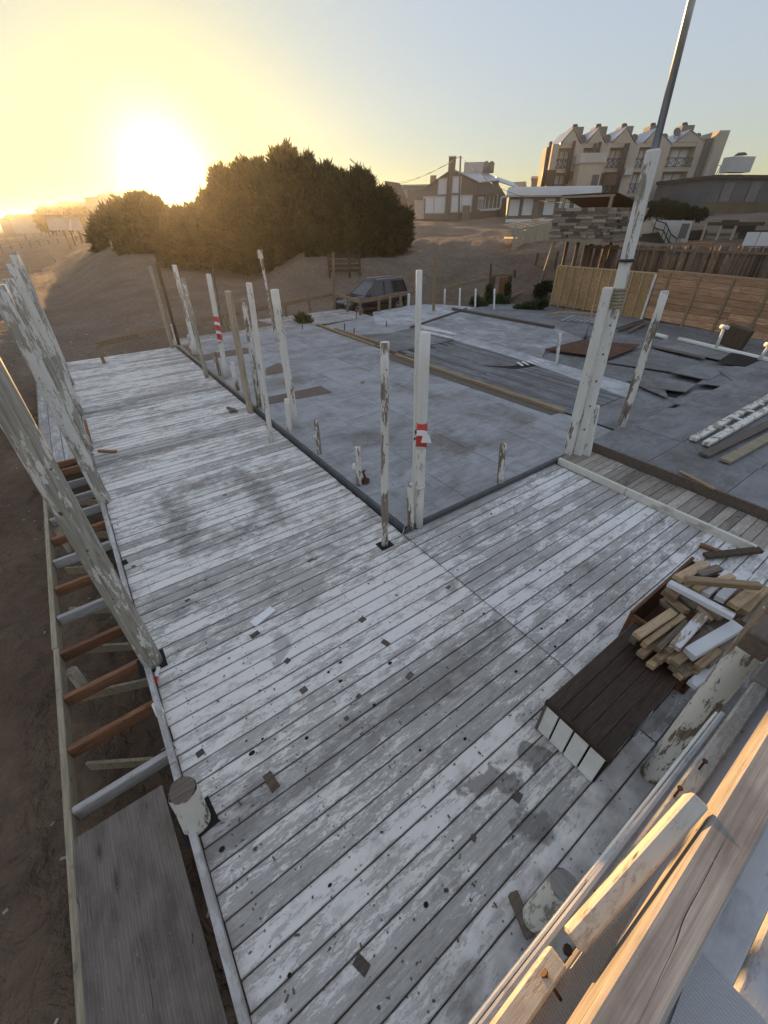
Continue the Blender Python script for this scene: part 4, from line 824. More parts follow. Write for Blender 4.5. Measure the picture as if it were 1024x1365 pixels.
tag(MB().slab([P(955, 483, .19), P(975, 470, .19), P(1020, 477, .19), P(993, 489, .19)], .004).build('opening_shade', m_dark, None), 'black sheet painting the shade of an opening in the grey floor before the plank fence', 'opening')  # thin sheet, the dark of a hole put into its colour
bs = thing('broom', P(783, 448, .1), 'old broom with purple head standing on the dark floor', 'broom'); MB().tube(P(782, 446, .15), topz(P(783, 448, .1), 792, 404), .022, .02, 7).build('handle', m_pale, bs); MB().box(P(781, 448, .13), (.35, .12, .12), Matrix.Rotation(.5, 3, 'Z'), .03).build('head', flat_mat('purple_plastic', (.10, .09, .22), .6), bs)
# ------------------------------------------------------------------ log palisade
PA = PD(783, 325, 25.2); PE = PD(1075, 335, 25.2); n = 52; PG_ = thing('log_palisade', (PA.x, PA.y, gz(PA.x, PA.y)), 'palisade of upright brown logs behind the plank fence', 'palisade')
m_log = wood_mat('brown_log', (.06, .04, .026), (.24, .17, .115), 2, 1, .9)
lm = [MB().tube((0, 0, 0), (0, 0, 2.5), .085, .08, 9, 3, .05).mesh('log', m_log) for _ in range(4)]
for k in range(n):
    q = PA.lerp(PE, k/n); q.z = .12+R.uniform(-.03, .03); inst('log', lm[k % 4], PG_, q, (R.uniform(-.03, .03), R.uniform(-.03, .03), R.uniform(0, 6)), (R.uniform(.85, 1.1), R.uniform(.85, 1.1), 1))
MB().beam(PA+ZU*(-.12)+Vector((-.10, -.08, 0)), PE-ZU*.12+Vector((-.10, -.08, 0)), .05, .09).build('top_rail', m_log, PG_)
# ------------------------------------------------------------------ frames for facades
class Fr:
    def __init__(s, pl, pr, Dl, Dr, z=None):
        a = PD(*pl, Dl); b = PD(*pr, Dr); s.O = a.copy(); s.U = b-a; s.U.z = 0; s.W = s.U.length; s.U.normalize(); s.N = Vector((s.U.y, -s.U.x, 0))
        if s.N.dot(-a) < 0: s.N = -s.N
        if z is not None: s.O.z = z
    def pt(s, u, v, d=0.0): return s.O+s.U*u+ZU*v+s.N*d
    def px(s, x, y, d=0.0):
        r = ray(x, y); o = s.O+s.N*d; k = (o-ORI).dot(s.N)/r.dot(s.N); q = ORI+r*k-s.O; return q.dot(s.U), q.z
    def box(s, mb, u0, u1, v0, v1, d0, d1):
        return mb.extr([s.pt(u0, v0, d0), s.pt(u1, v0, d0), s.pt(u1, v1, d0), s.pt(u0, v1, d0)], s.N*(d1-d0))
    def poly(s, mb, uv, d0, d1): return mb.extr([s.pt(u, v, d0) for u, v in uv], s.N*(d1-d0))
    def ppx(s, mb, pts, d0, d1): return s.poly(mb, [s.px(x, y) for x, y in pts], d0, d1)
    def win(s, par, cx, cy, w, h, fm, pm, d=0.0, split=1, name='window', fw=.09):
        u, v = s.px(cx, cy); mb = MB(); u0, u1, v0, v1 = u-w/2, u+w/2, v-h/2, v+h/2
        for a in ((u0, u1, v1-fw, v1), (u0, u1, v0, v0+fw), (u0, u0+fw, v0+fw, v1-fw), (u1-fw, u1, v0+fw, v1-fw)): s.box(mb, *a, d+.0, d+.10)
        for k in range(1, split): s.box(mb, u0+w*k/split-fw/2, u0+w*k/split+fw/2, v0+fw, v1-fw, d, d+.09)
        o = mb.build(name, fm, par); s.box(MB(), u0+fw, u1-fw, v0+fw, v1-fw, d+.01, d+.05).build('pane', pm, o); return o
# clad timber tower
T1 = Fr((733, 321), (801, 322), 24.6, 23.8); T2 = Fr((801, 322), (850, 317), 23.8, 25.6)
tw = thing('clad_tower', (T1.O.x, T1.O.y, gz(T1.O.x, T1.O.y)), 'raised lookout hut clad in uneven timber blocks under a slanted roof', 'hut')
m_block = wood_mat('weathered_block', (.12, .09, .066), (.42, .34, .26), 0, 1.0, 1.25)
for F_ in (T1, T2):
    F_.box(MB(), 0, F_.W, 0, 1.22, -.12, -.02).build('wall', m_brownpatch, tw)
    v = .13
    while v < 1.2:
        hh = R.uniform(.085, .14); u = R.uniform(-.05, .02)
        while u < F_.W:
            L = min(R.uniform(.22, .75), F_.W+.03-u); F_.box(MB(), u, u+L-.012, v, v+hh-.008, -.02, R.uniform(.01, .17)).build('block', m_block, tw); u += L
        v += hh
    F_.box(MB(), -.04, F_.W+.02, -.03, .12, -.02, .08).build('base_board', m_rim, tw)
F_ = T1; F_.box(MB(), .18, F_.W+.1, 1.60, 1.68, -.06, .04).build('roof_beam', m_rim, tw)
for u in (.24, F_.W-.05): F_.box(MB(), u, u+.11, 1.2, 1.60, -.05, .05).build('roof_post', m_rim, tw)
MB().extr([F_.pt(.15, 1.69, .05), F_.pt(F_.W+.15, 1.72, .05), F_.pt(F_.W+1.1, 1.25, -1.6), F_.pt(.6, 1.25, -1.6)], ZU*.03).build('roof', m_darkpost, tw)
F_.box(MB(), .5, F_.W+.9, 0.1, 1.25, -1.65, -1.6).build('wall', m_darkpost, tw); F_.box(MB(), 0, F_.W+.8, -.02, .03, -1.6, -.12).build('floor', m_brownpatch, tw)
B_ = P(714, 396, .05); MB().tube(B_-ZU*.3, T1.pt(.2, 0, -.1), .10, .085, 8, 3, .05).build('leg', m_bare, tw)
for u, d in ((F_.W*.55, -.2), (F_.W, -1.5), (.3, -1.5)): q = F_.pt(u, 0, d); MB().tube((q.x, q.y, gz(q.x, q.y)-.3), q, .09, .08, 8).build('leg', m_darkpost, tw)
# ------------------------------------------------------------------ dark estate car
def make_car():
    m_paint = NT('dark_car_paint', .25, .5); m_paint.b.inputs['Coat Weight'].default_value = .6; mp = m_paint.done(m_paint.mix(m_paint.noise(m_paint.objc(), 3, 3), (.018, .018, .02), (.028, .027, .027)))
    mg = flat_mat('car_glass', (.03, .035, .04), .06, .05, 3, .7); mt = flat_mat('tyre_rubber', (.02, .02, .02), .85, .1); mr = flat_mat('alloy', (.45, .45, .46), .35, .1, 5, .5, .7); ml = flat_mat('headlight_glass', (.62, .64, .66), .12, .05, 5, .7)
    mcl = flat_mat('dark_cladding', (.035, .033, .03), .7, .15)
    ZW = -.06; r1_, r2_ = ray(477, 414.5), ray(530.5, 408); fwp = Vector((r1_.x*19.12/r1_.y, 19.12, ZW)); rwp = Vector((r2_.x*19.16/r2_.y, 19.16, ZW)); ax = (rwp-fwp); ax.z = 0; sc_ = ax.length/2.72; ax.normalize(); sd_ = Vector((-ax.y, ax.x, 0))
    if sd_.dot(fwp) < 0: sd_ = -sd_                              # sd_ points away from the camera side
    O = fwp.lerp(rwp, .5)+sd_*.78*sc_; O.z = ZW-.36*sc_
    th = thing('parked_car', O, 'dark estate car with roof rails parked on the sand behind the rail', 'car')
    W = lambda x, y, z: O+ax*(x*sc_)+sd_*(y*sc_*.86-.1*sc_)+ZU*(z*sc_)      # x: - front .. + rear, y: - near side
    st = [(-2.06, .40, .62, .70), (-2.0, .30, .78, .80), (-1.8, .26, .88, .86), (-1.2, .25, .97, .88), (-.75, .25, 1.02, .89), (.0, .25, 1.03, .90), (1.2, .25, 1.05, .90), (1.8, .28, 1.05, .88), (2.02, .36, 1.0, .82), (2.08, .42, .8, .76)]
    v = []; f = []
    for x, zb, zt, hw in st:
        v += [W(x, -hw*.96, zb), W(x, -hw, (zb+zt)/2), W(x, -hw*.95, zt-.04), W(x, -hw*.86, zt), W(x, hw*.86, zt), W(x, hw*.95, zt-.04), W(x, hw, (zb+zt)/2), W(x, hw*.96, zb)]
    for k in range(len(st)-1):
        for i in range(8): a = k*8+i; b = k*8+(i+1) % 8; f.append((a, b, b+8, a+8))
    f += [tuple(range(8)), tuple(reversed(range(len(st)*8-8, len(st)*8)))]
    mb = MB().add(v, f, True); body = mb.build('body', mp, th)
    gh = [(-.82, 1.0, .0), (-.12, 1.60, .62), (.3, 1.66, .64), (1.5, 1.64, .62), (2.0, 1.58, .6), (2.28, 1.02, .0)]
    v = [W(-.85, -.80, 1.0), W(-.85, .80, 1.0), W(2.0, .78, 1.02), W(2.0, -.78, 1.02)]; top = [W(-.08, -.60, 1.60), W(-.08, .60, 1.60), W(1.78, .60, 1.60), W(1.78, -.60, 1.60)]
    MB().prism(top, v).build('greenhouse', mg, th)
    MB().prism([W(-.10, -.58, 1.665), W(-.10, .58, 1.665), W(1.83, .58, 1.64), W(1.83, -.58, 1.64)], [W(-.14, -.63, 1.585), W(-.14, .63, 1.585), W(1.86, .63, 1.58), W(1.86, -.63, 1.58)]).build('roof', mp, th)
    for s in (-1, 1):
        for x0, x1 in ((-.86, -.10), (.42, .48), (1.28, 1.32), (1.98, 1.80)):
            MB().beam(W(x0, s*.815, 1.0), W(x1, s*.625, 1.60), .08*sc_, .03*sc_, up=ax).build('pillar', mp, th)
        MB().path([W(.05, s*.52, 1.70), W(1.75, s*.52, 1.69)], .025*sc_).build('roof_rail', mr, th)
        MB().beam(W(-1.1, s*.90, .38), W(1.2, s*.90, .40), .04*sc_, .14*sc_).build('side_cladding', mcl, th)
        for x in (-1.36, 1.36):
            c = W(x, s*.76, .36); n_ = sd_*s
            ar = MB(); pts = [W(x+.46*math.cos(a), s*.895, .36+.46*math.sin(a)) for a in np.linspace(0, math.pi, 13)]
            for a, b in zip(pts, pts[1:]): ar.beam(a, b, .07*sc_, .05*sc_, up=n_)
            ar.build('wheel_arch', mcl, th)
            wh = MB().tube(c-n_*.02*sc_, c+n_*.155*sc_, .36*sc_, .36*sc_, 20, 1).build('wheel', mt, th)
            rm = MB().tube(c+n_*.14*sc_, c+n_*.162*sc_, .10*sc_, .09*sc_, 10)
            for k in range(5):
                a = k*2*math.pi/5+.3; e = c+n_*.155*sc_+(ax*math.cos(a)+ZU*math.sin(a))*.24*sc_; rm.beam(c+n_*.155*sc_, e, .07*sc_, .02*sc_, up=n_)
            for a in np.linspace(0, 2*math.pi, 17)[:-1]: rm.beam(c+n_*.156*sc_+(ax*math.cos(a)+ZU*math.sin(a))*.235*sc_, c+n_*.156*sc_+(ax*math.cos(a+.4)+ZU*math.sin(a+.4))*.235*sc_, .03*sc_, .02*sc_, up=n_)
            rm.build('rim', mr, wh)
        MB().beam(W(-2.02, s*.58, .70), W(-1.85, s*.80, .72), .10*sc_, .13*sc_, ch=.02).build('headlight', ml, th)
        MB().box(W(-.62, s*.97, 1.05), (.16*sc_, .16*sc_, .13*sc_), None, .03).build('mirror', mp, th)
    MB().beam(W(-2.09, -.42, .64), W(-2.09, .42, .64), .05*sc_, .16*sc_).build('grille', mcl, th); MB().beam(W(-2.08, -.72, .42), W(-2.08, .72, .42), .08*sc_, .22*sc_, ch=.02).build('bumper', mcl, th)
make_car()
# ------------------------------------------------------------------ bushes: stems, dark core and many small leaf sprays
rn = np.random.default_rng(11)
def leaf_mat(name, a, b):
    t = NT(name, .75, .15); t.b.inputs['Subsurface Weight'].default_value = 0
    g = t.n.new('ShaderNodeAttribute'); g.attribute_name = 'tint'; c = t.mix(g.outputs['Fac'], a, b)
    tr = t.n.new('ShaderNodeBsdfTranslucent'); t.set(tr.inputs[0], t.hsv(c, 1.3)); mx = t.n.new('ShaderNodeMixShader'); mx.inputs[0].default_value = .35
    out = t.n['Material Output']; t.set(t.b.inputs['Base Color'], c); t.l.new(t.b.outputs[0], mx.inputs[1]); t.l.new(tr.outputs[0], mx.inputs[2]); t.l.new(mx.outputs[0], out.inputs[0]); return t.m
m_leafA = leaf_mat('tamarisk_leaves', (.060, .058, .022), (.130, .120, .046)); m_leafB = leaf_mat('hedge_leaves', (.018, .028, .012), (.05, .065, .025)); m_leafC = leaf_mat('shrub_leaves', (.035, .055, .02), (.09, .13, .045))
m_stem = flat_mat('brown_stem', (.06, .042, .028), .9, .3, 9)
def crown_mesh(name, lobes, n, L, wd, mat, upb=.5, core=True):
    """lobes: list of (centre, (rx, ry, rz)); n sprays in all; each spray one bent narrow blade"""
    vol = np.array([r[0]*r[1]*r[2] for _, r in lobes])**.67; pr = vol/vol.sum(); idx = rn.choice(len(lobes), n, p=pr)
    C = np.array([list(c) for c, _ in lobes])[idx]; Rr = np.array([r for _, r in lobes])[idx]
    d = rn.normal(size=(n, 3)); d /= np.linalg.norm(d, axis=1)[:, None]; rad_ = (rn.random(n)**.33)*(.80+.28*rn.random(n)); p = C+d*Rr*rad_[:, None]
    ori = d*.9+np.array([0, 0, upb])+rn.normal(size=(n, 3))*.55; ori /= np.linalg.norm(ori, axis=1)[:, None]
    sd = np.cross(ori, rn.normal(size=(n, 3))); sd /= np.linalg.norm(sd, axis=1)[:, None]
    l = L*(.5+rn.random(n))[:, None]; w = wd*(.6+.8*rn.random(n))[:, None]
    V = np.stack([p-sd*w*.4, p+sd*w*.4, p+ori*l*.55+sd*w, p+ori*l*.55-sd*w, p+ori*l], 1).reshape(-1, 3)
    k = np.arange(n)*5; Fq = np.stack([k, k+1, k+2, k+3], 1); Ft = np.stack([k+3, k+2, k+4], 1)
    tl = rn.normal(0, .3, len(lobes)); tint = np.clip(rn.normal(.45, .2, n)+tl[idx], 0, 1)
    me = bpy.data.meshes.new(name); me.from_pydata(V.tolist(), [], Fq.tolist()+Ft.tolist()); me.update()
    at = me.attributes.new('tint', 'FLOAT', 'FACE'); at.data.foreach_set('value', np.concatenate([tint, tint])); me.materials.append(mat); return me
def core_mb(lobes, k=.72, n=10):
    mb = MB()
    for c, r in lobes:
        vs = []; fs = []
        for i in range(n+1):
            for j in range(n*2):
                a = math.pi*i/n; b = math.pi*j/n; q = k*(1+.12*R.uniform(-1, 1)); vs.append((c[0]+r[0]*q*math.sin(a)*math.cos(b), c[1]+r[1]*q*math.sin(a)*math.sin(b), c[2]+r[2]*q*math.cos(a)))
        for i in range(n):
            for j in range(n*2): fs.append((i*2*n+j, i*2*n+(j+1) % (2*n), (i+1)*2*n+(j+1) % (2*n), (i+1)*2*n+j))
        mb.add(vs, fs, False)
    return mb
def bush(name, lob_px, D, n, L, wd, label, cat, group, mat=m_leafA, depth=1.0, stems=4, upb=.6):
    """lob_px: (x, y, radius in px) of each clump as seen in the photograph, at distance D"""
    lobes = []
    if D is None: q = P(lob_px[0][0], lob_px[0][1]+lob_px[0][2], 0); D = math.hypot(q.x, q.y)
    for x, y, r, *dd in lob_px:
        DD_ = D+(dd[0] if dd else 0); c = PD(x, y, DD_); rr = width_at(c, r)*(.86 if group == BG else 1); lobes.append(((c.x, c.y, c.z), (rr*depth, rr*depth, rr)))
    if group == BG:                      # feathery tufts breaking the outline
        for c, r in list(lobes):
            for _ in range(4 if label.startswith('low') else 15):
                d = Vector((R.gauss(0, 1), R.gauss(0, 1), R.gauss(.35, .8))).normalized(); q = R.uniform(.09, .26)
                lobes.append(((c[0]+d.x*r[0]*.92, c[1]+d.y*r[1]*.92, c[2]+d.z*r[2]*.92), (r[0]*q*.8, r[1]*q*.8, r[2]*q*1.8)))
    cx = sum(c[0] for c, _ in lobes)/len(lobes); cy = sum(c[1] for c, _ in lobes)/len(lobes); zg = gz(cx, cy); base = Vector((cx, cy, zg))
    th = thing(name, base, label, cat, group)
    for k in range(stems):
        c = lobes[k % len(lobes)][0]; MB().tube(base+Vector((R.uniform(-.4, .4), R.uniform(-.4, .4), -.2)), Vector(c)+Vector((R.uniform(-.5, .5), R.uniform(-.5, .5), 0)), .11, .04, 6, 3, .1).build('trunk', m_stem, th)
    lb = [((c[0]-base.x, c[1]-base.y, c[2]-base.z), r) for c, r in lobes]
    cr = bpy.data.objects.new('crown', crown_mesh('crown', lb, n, L, wd, mat, upb)); col.objects.link(cr); cr.parent = th
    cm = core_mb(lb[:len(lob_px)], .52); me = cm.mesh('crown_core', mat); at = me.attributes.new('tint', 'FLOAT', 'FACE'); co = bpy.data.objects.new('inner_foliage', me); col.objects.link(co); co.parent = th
    return th
BG = 'tamarisk bushes on the dune'
bush('tamarisk_bush', [(500, 290, 34), (470, 275, 40), (520, 315, 32), (480, 325, 42), (530, 300, 22), (505, 345, 30), (440, 340, 36), (515, 268, 14), (480, 250, 18), (450, 350, 30)], 32, 46000, .36, .042, 'rightmost dark tamarisk bush, beside the dune slope above the car', 'bush', BG)
bush('tamarisk_bush', [(385, 238, 30), (405, 250, 34), (365, 262, 38), (420, 285, 42), (440, 262, 30), (390, 300, 48), (380, 335, 38), (380, 212, 12), (435, 235, 12), (420, 340, 34), (455, 250, 18)], 35, 52000, .38, .045, 'tallest tamarisk bush with feathery tips at the top of the clump', 'bush', BG)
bush('tamarisk_bush', [(330, 248, 26), (310, 265, 32), (345, 290, 44), (300, 300, 40), (330, 330, 40), (295, 245, 16), (345, 232, 14), (275, 320, 30)], 36, 40000, .38, .045, 'broad tamarisk bush left of the tallest, right of the sun', 'bush', BG)
bush('tamarisk_bush', [(262, 300, 24), (240, 305, 24), (255, 325, 28), (292, 268, 14), (225, 318, 24), (290, 340, 24), (282, 266, 9), (235, 340, 18), (260, 346, 18), (225, 346, 14)], 38, 26000, .4, .05, 'low tamarisk bush directly under the setting sun', 'bush', BG)
bush('tamarisk_bush', [(205, 285, 20), (185, 290, 24), (200, 310, 24), (170, 305, 20), (210, 278, 8), (180, 274, 11), (192, 270, 8), (205, 325, 18), (180, 325, 16), (215, 338, 16), (190, 336, 15), (170, 332, 13)], 46, 18000, .45, .06, 'tamarisk bush left of the sun in the glare', 'bush', BG)
bush('tamarisk_bush', [(155, 300, 18), (140, 305, 15), (165, 285, 14), (150, 318, 16), (130, 318, 10), (175, 318, 14), (150, 328, 10), (165, 330, 11), (138, 325, 8), (150, 336, 9), (132, 334, 7), (168, 338, 10)], 58, 9000, .7, .08, 'farthest left tamarisk bush, running down to the beach fence', 'bush', BG)
# dark hedge, garden shrubs, grass tufts
bush('hedge', [(868, 280, 7), (882, 278, 8), (896, 281, 8), (908, 283, 7), (922, 286, 6), (935, 287, 5), (858, 285, 6)], 46, 12000, .25, .05, 'dark evergreen hedge in front of the terraced flats', 'hedge', None, m_leafB, stems=2)
bush('shrub', [(700, 410, 3.5), (712, 408, 4), (724, 406, 3.5), (690, 412, 3)], None, 1600, .16, .06, 'low grey green shrub left of the particle board fence', 'shrub', 'shrubs by the ivy gate', m_leafC, stems=2)
bush('shrub', [(634, 404, 5), (642, 408, 5)], None, 900, .2, .05, 'small shrub behind the third white post', 'shrub', 'shrubs by the ivy gate', m_leafC, stems=2)
bush('shrub', [(665, 401, 5), (656, 406, 5), (672, 405, 5)], None, 1200, .2, .05, 'shrub at the foot of the ivy gate', 'shrub', 'shrubs by the ivy gate', m_leafC, stems=2)
bush('shrub', [(720, 388, 4), (728, 384, 4)], 26, 900, .25, .06, 'dark shrub at the diagonal pole under the hut', 'shrub', 'shrubs by the ivy gate', m_leafB, stems=2)
bush('ivy', [(652, 390, 3), (652, 384, 3), (653, 396, 3)], 24.6, 1500, .10, .04, 'ivy covering the left post of the orange gate', 'ivy', 'ivy on the gate posts', m_leafC, stems=1)
bush('ivy', [(677, 388, 3), (677, 382, 3), (677, 394, 3)], 24.9, 1500, .10, .04, 'ivy covering the right post of the orange gate', 'ivy', 'ivy on the gate posts', m_leafC, stems=1)
bush('grass_tuft', [(401, 429, 3.5), (407, 430, 3), (411, 431, 2.5)], 19.3, 700, .28, .025, 'yellowish grass tuft at the far deck corner', 'grass tuft', None, m_leafC, stems=0, upb=1.5)
# slatted bench on the sand behind the car
bn = thing('slatted_bench', G(460, 371), 'dark slatted wooden bench on the sand in front of the bushes', 'bench'); b0, b1 = G(440, 371), G(480, 368); b1.z = b0.z = bn.location.z
for k in range(4): MB().beam(b0+ZU*(.35+.24*k), b1+ZU*(.35+.24*k), .05, .17).build('slat', m_darkpost, bn)
for q in (b0, b0.lerp(b1, .66), b1): MB().beam(q-ZU*.2, q+ZU*1.25, .09, .09, up=(0, 1, 0)).build('post', m_darkpost, bn)
# overturned slatted fence piece on the dune
B_ = G(683, 335); b1 = G(735, 318); sf = thing('fallen_fence', B_, 'fallen pale slatted fence piece half buried in the dune slope', 'fence piece'); dv = b1-B_
for k in range(7): MB().beam(B_+ZU*(.1+.17*k), B_+dv+ZU*(.15+.17*k*.8), .03, .13).build('slat', m_bare, sf)
for k in range(5): q = B_+dv*(k/4.0); MB().beam(q-ZU*.2, q+ZU*(1.35-.1*k), .09, .09, up=(0, 1, 0)).build('post', m_bare, sf)
n_ = Vector((dv.y, -dv.x, 0)).normalized(); n_ = -n_ if n_.dot(B_) < 0 else n_
for k in range(4): MB().beam(B_+n_*(.1+.25*k)+ZU*(1.2+.06*k), B_+dv+n_*(.1+.25*k)+ZU*(1.1+.08*k), .2, .03).build('top_slat', m_bare, sf)
for k, (a, b) in enumerate((((672, 322), (690, 324)), ((694, 309), (706, 314)), ((700, 303), (712, 309)))): tag(MB().beam(G(*a)+ZU*.25, G(*b)+ZU*.3, .12, .12).build('driftwood', m_bare), ('pale timber left of the fallen fence piece', 'pale timber sticking out above the fallen fence piece', 'uppermost pale timber above the fallen fence piece')[k], 'timber', 'timbers by the fallen fence')
# ------------------------------------------------------------------ houses
m_grey = flat_mat('grey_brown_render', (.205, .19, .172), .9, .12, .6, dirt=.1); m_grey2 = flat_mat('darker_brown_render', (.17, .15, .132), .9, .12, .6); m_cream = flat_mat('cream_render', (.47, .415, .34), .9, .12, .4, dirt=.12)
m_wall = flat_mat('white_render', (.52, .51, .48), .85, .1, .5, dirt=.15); m_shut = flat_mat('white_shutter', (.66, .67, .68), .5, .06, 3); m_glass = flat_mat('window_glass', (.06, .07, .08), .1, .2, 2, .6); m_roof = flat_mat('zinc_roof', (.30, .33, .37), .35, .12, 1.2, .5, .5)
m_stone = flat_mat('stone_cladding', (.20, .17, .14), .9, .5, 5, bmp=.4); m_pink = flat_mat('pale_pink_door', (.50, .43, .38), .7, .08); m_dkwall = flat_mat('dark_grey_render', (.13, .13, .13), .9, .2, .5); m_band = flat_mat('brown_band', (.15, .11, .065), .9, .2, .6)
F_ = Fr((543, 292), (668, 296), 70, 70); HA = thing('grey_house', F_.pt(8, 0, 0), 'grey brown gabled house with white shutters and chimney on the dune', 'house')
z1 = lambda a, b: (520+a/5.12, 200+b/5.12)
F_.ppx(MB(), [z1(110, 470), z1(120, 275), z1(240, 262), z1(402, 152), z1(402, 475)], -9, 0).build('wall', m_grey, HA)
F_.ppx(MB(), [z1(398, 475), z1(402, 150), z1(440, 148), z1(600, 228), z1(600, 480)], -9, .5).build('wall', m_grey2, HA); F_.ppx(MB(), [z1(598, 480), z1(602, 228), z1(742, 213), z1(720, 480)], -6, .55).build('wall', m_grey2, HA)
F_.ppx(MB(), [z1(715, 480), z1(742, 230), z1(800, 320), z1(790, 480)], -7, -.4).build('wall', m_grey2, HA)
def roof(F, par, a, b, d0, d1, rise=0.0, th=.12, mat=m_roof, name='roof'):
    ua, va = F.px(*a); ub, vb = F.px(*b); return MB().extr([F.pt(ua, va, d0), F.pt(ub, vb, d0), F.pt(ub, vb+rise, d1), F.pt(ua, va+rise, d1)], ZU*th).build(name, mat, par)
roof(F_, HA, z1(445, 146), z1(605, 226), .8, -9); roof(F_, HA, z1(398, 152), z1(240, 260), .3, -9, 0, .1, m_grey); MB().extr([F_.pt(*F_.px(*z1(a, b), d), d) for a, b, d in ((603, 226, .8), (748, 211, .8), (655, 156, -8), (470, 157, -8))], ZU*.12).build('roof', m_roof, HA); roof(F_, HA, z1(750, 213), z1(890, 262), -1.5, -9, 1.0)
u, v = F_.px(*z1(420, 150)); F_.box(MB(), u-.45, u+.45, v-.3, v+1.45, -.5, .4).build('chimney', m_grey2, HA); F_.box(MB(), u-.5, u+.5, v+1.45, v+1.55, -.6, .5).build('chimney_cap', m_shut, HA)
for cx, cy, w, h, s, d in ((300, 375, 3.1, 1.9, 2, 0), (358, 248, 1.25, 1.75, 1, 0), (455, 240, 1.2, 1.75, 1, .5), (487, 368, 2.8, 1.9, 2, .5)): F_.win(HA, *z1(cx, cy), w, h, m_wall, m_shut, d, s, fw=.14)
F_.win(HA, *z1(200, 405), 1.6, 2.3, m_grey, m_pink, 0, 1, 'garage_door'); F_.win(HA, *z1(617, 362), 1.0, 1.6, m_grey2, m_shut, .55, 1, 'louvre_window'); F_.win(HA, *z1(688, 360), 1.6, 1.7, m_shut, m_glass, .55, 3)
for k in range(5): u, v = F_.px(*z1(617, 345+k*13)); F_.box(MB(), u-.5, u+.5, v-.03, v+.06, .60, .66).build('louvre', m_grey2, HA)
u0, v0 = F_.px(*z1(595, 302)); u1, v1 = F_.px(*z1(725, 296)); F_.box(MB(), u0, u1, v0-.12, v0+.12, .55, 1.2).build('window_hood', m_grey2, HA)
mb = MB(); q = [F_.pt(*F_.px(*z1(a, b)), 1.0) for a, b in ((610, 412), (745, 400), (757, 322), (800, 322))]
for a, b in zip(q, q[1:]): mb.beam(a, b, .15, .2)
mb.build('parapet_cap', m_shut, HA)
u0, v0 = F_.px(*z1(490, 470)); u1, v1 = F_.px(*z1(545, 380)); F_.box(MB(), u0, u1, v0-.5, v1, .6, 1.6).build('garden_wall', m_grey, HA)
u, v = F_.px(*z1(650, 160)); F_.box(MB(), u-.4, u+1.2, v-.2, v+.1, -8, -6).build('tank_base', m_grey2, HA)
TG = 'water tanks on the grey house roof'
for k, (cx, lb) in enumerate(((651, 'left of two grey water tanks on the grey house'), (686, 'right of two grey water tanks on the grey house'))):
    u, v = F_.px(*z1(cx, 157), -7); q = F_.pt(u, v, -7); tk = thing('water_tank', q, lb, 'water tank', TG); MB().tube(q, q+ZU*1.05, .42, .42, 14).tube(q+ZU*1.05, q+ZU*1.3, .42, .15, 14).build('drum', m_grey, tk)
u, v = F_.px(*z1(572, 155), -9); F_.box(MB(), u-1.5, u+1.5, v-.2, v+1.2, -11, -9).build('roof_block', m_wall, HA)
F_ = Fr((520, 262), (545, 262), 78, 78); H2 = thing('slate_roof_house', F_.pt(0, -3, -3), 'dark slate gable roof showing above the tamarisk bush', 'house'); F_.ppx(MB(), [(512, 285), (513, 241), (533, 244), (545, 270), (545, 285)], -8, 0).build('roof', flat_mat('slate', (.11, .12, .14), .6, .15, 1), H2)
F_ = Fr((535, 262), (575, 262), 84, 84); H3 = thing('white_roof_house', F_.pt(0, -3, -3), 'low white roofed house between the slate roof and the grey house', 'house'); F_.ppx(MB(), [(535, 300), (537, 249), (573, 246), (573, 300)], -8, 0).build('wall', m_wall, H3); u, v = F_.px(578, 243); F_.box(MB(), u-.5, u+.5, v-.6, v+1, -3, -2).build('chimney', m_grey2, H3); F_.box(MB(), *[F_.px(536, 249)[0]-.3, F_.px(573, 247)[0]+.3], F_.px(536, 249)[1], F_.px(536, 249)[1]+.25, -8, .4).build('roof', m_roof, H3)
# low white fascia house
F_ = Fr((675, 296), (790, 297), 62, 62); HB = thing('low_white_house', F_.pt(6, 0, 0), 'long low house with a white rolled roof edge and white shutters', 'house')
F_.ppx(MB(), [(674, 297), (679, 262), (800, 259), (800, 297)], -9, 0).build('wall', m_cream if False else m_grey, HB); F_.ppx(MB(), [(673.5, 297), (674.5, 292), (760, 291.5), (760, 297)], 0, .15).build('plinth', m_shut, HB)
ua, va = F_.px(678, 263); ub, vb = F_.px(800, 262); mb = MB()
pr = [(0.9, 0), (.95, .15), (.6, .5), (0, .85), (-2, 1.05), (-9, 1.1), (-9, .7), (0, 0)]
mb.prism([F_.pt(ua-.2, va+z, d) for d, z in pr], [F_.pt(ub, vb+z, d) for d, z in pr]).build('roof', m_wall, HB)
for cx, cy in ((685.5, 277), (703.5, 276), (732, 275.5), (752, 275), (772, 275)): F_.win(HB, cx, cy, 1.35, 1.75, m_grey2, m_shut, 0, 1, fw=.1)
F_.ppx(MB(), [(708.5, 295), (712, 264), (719, 264), (717, 295)], 0, .25).build('stone_pier', m_stone, HB)
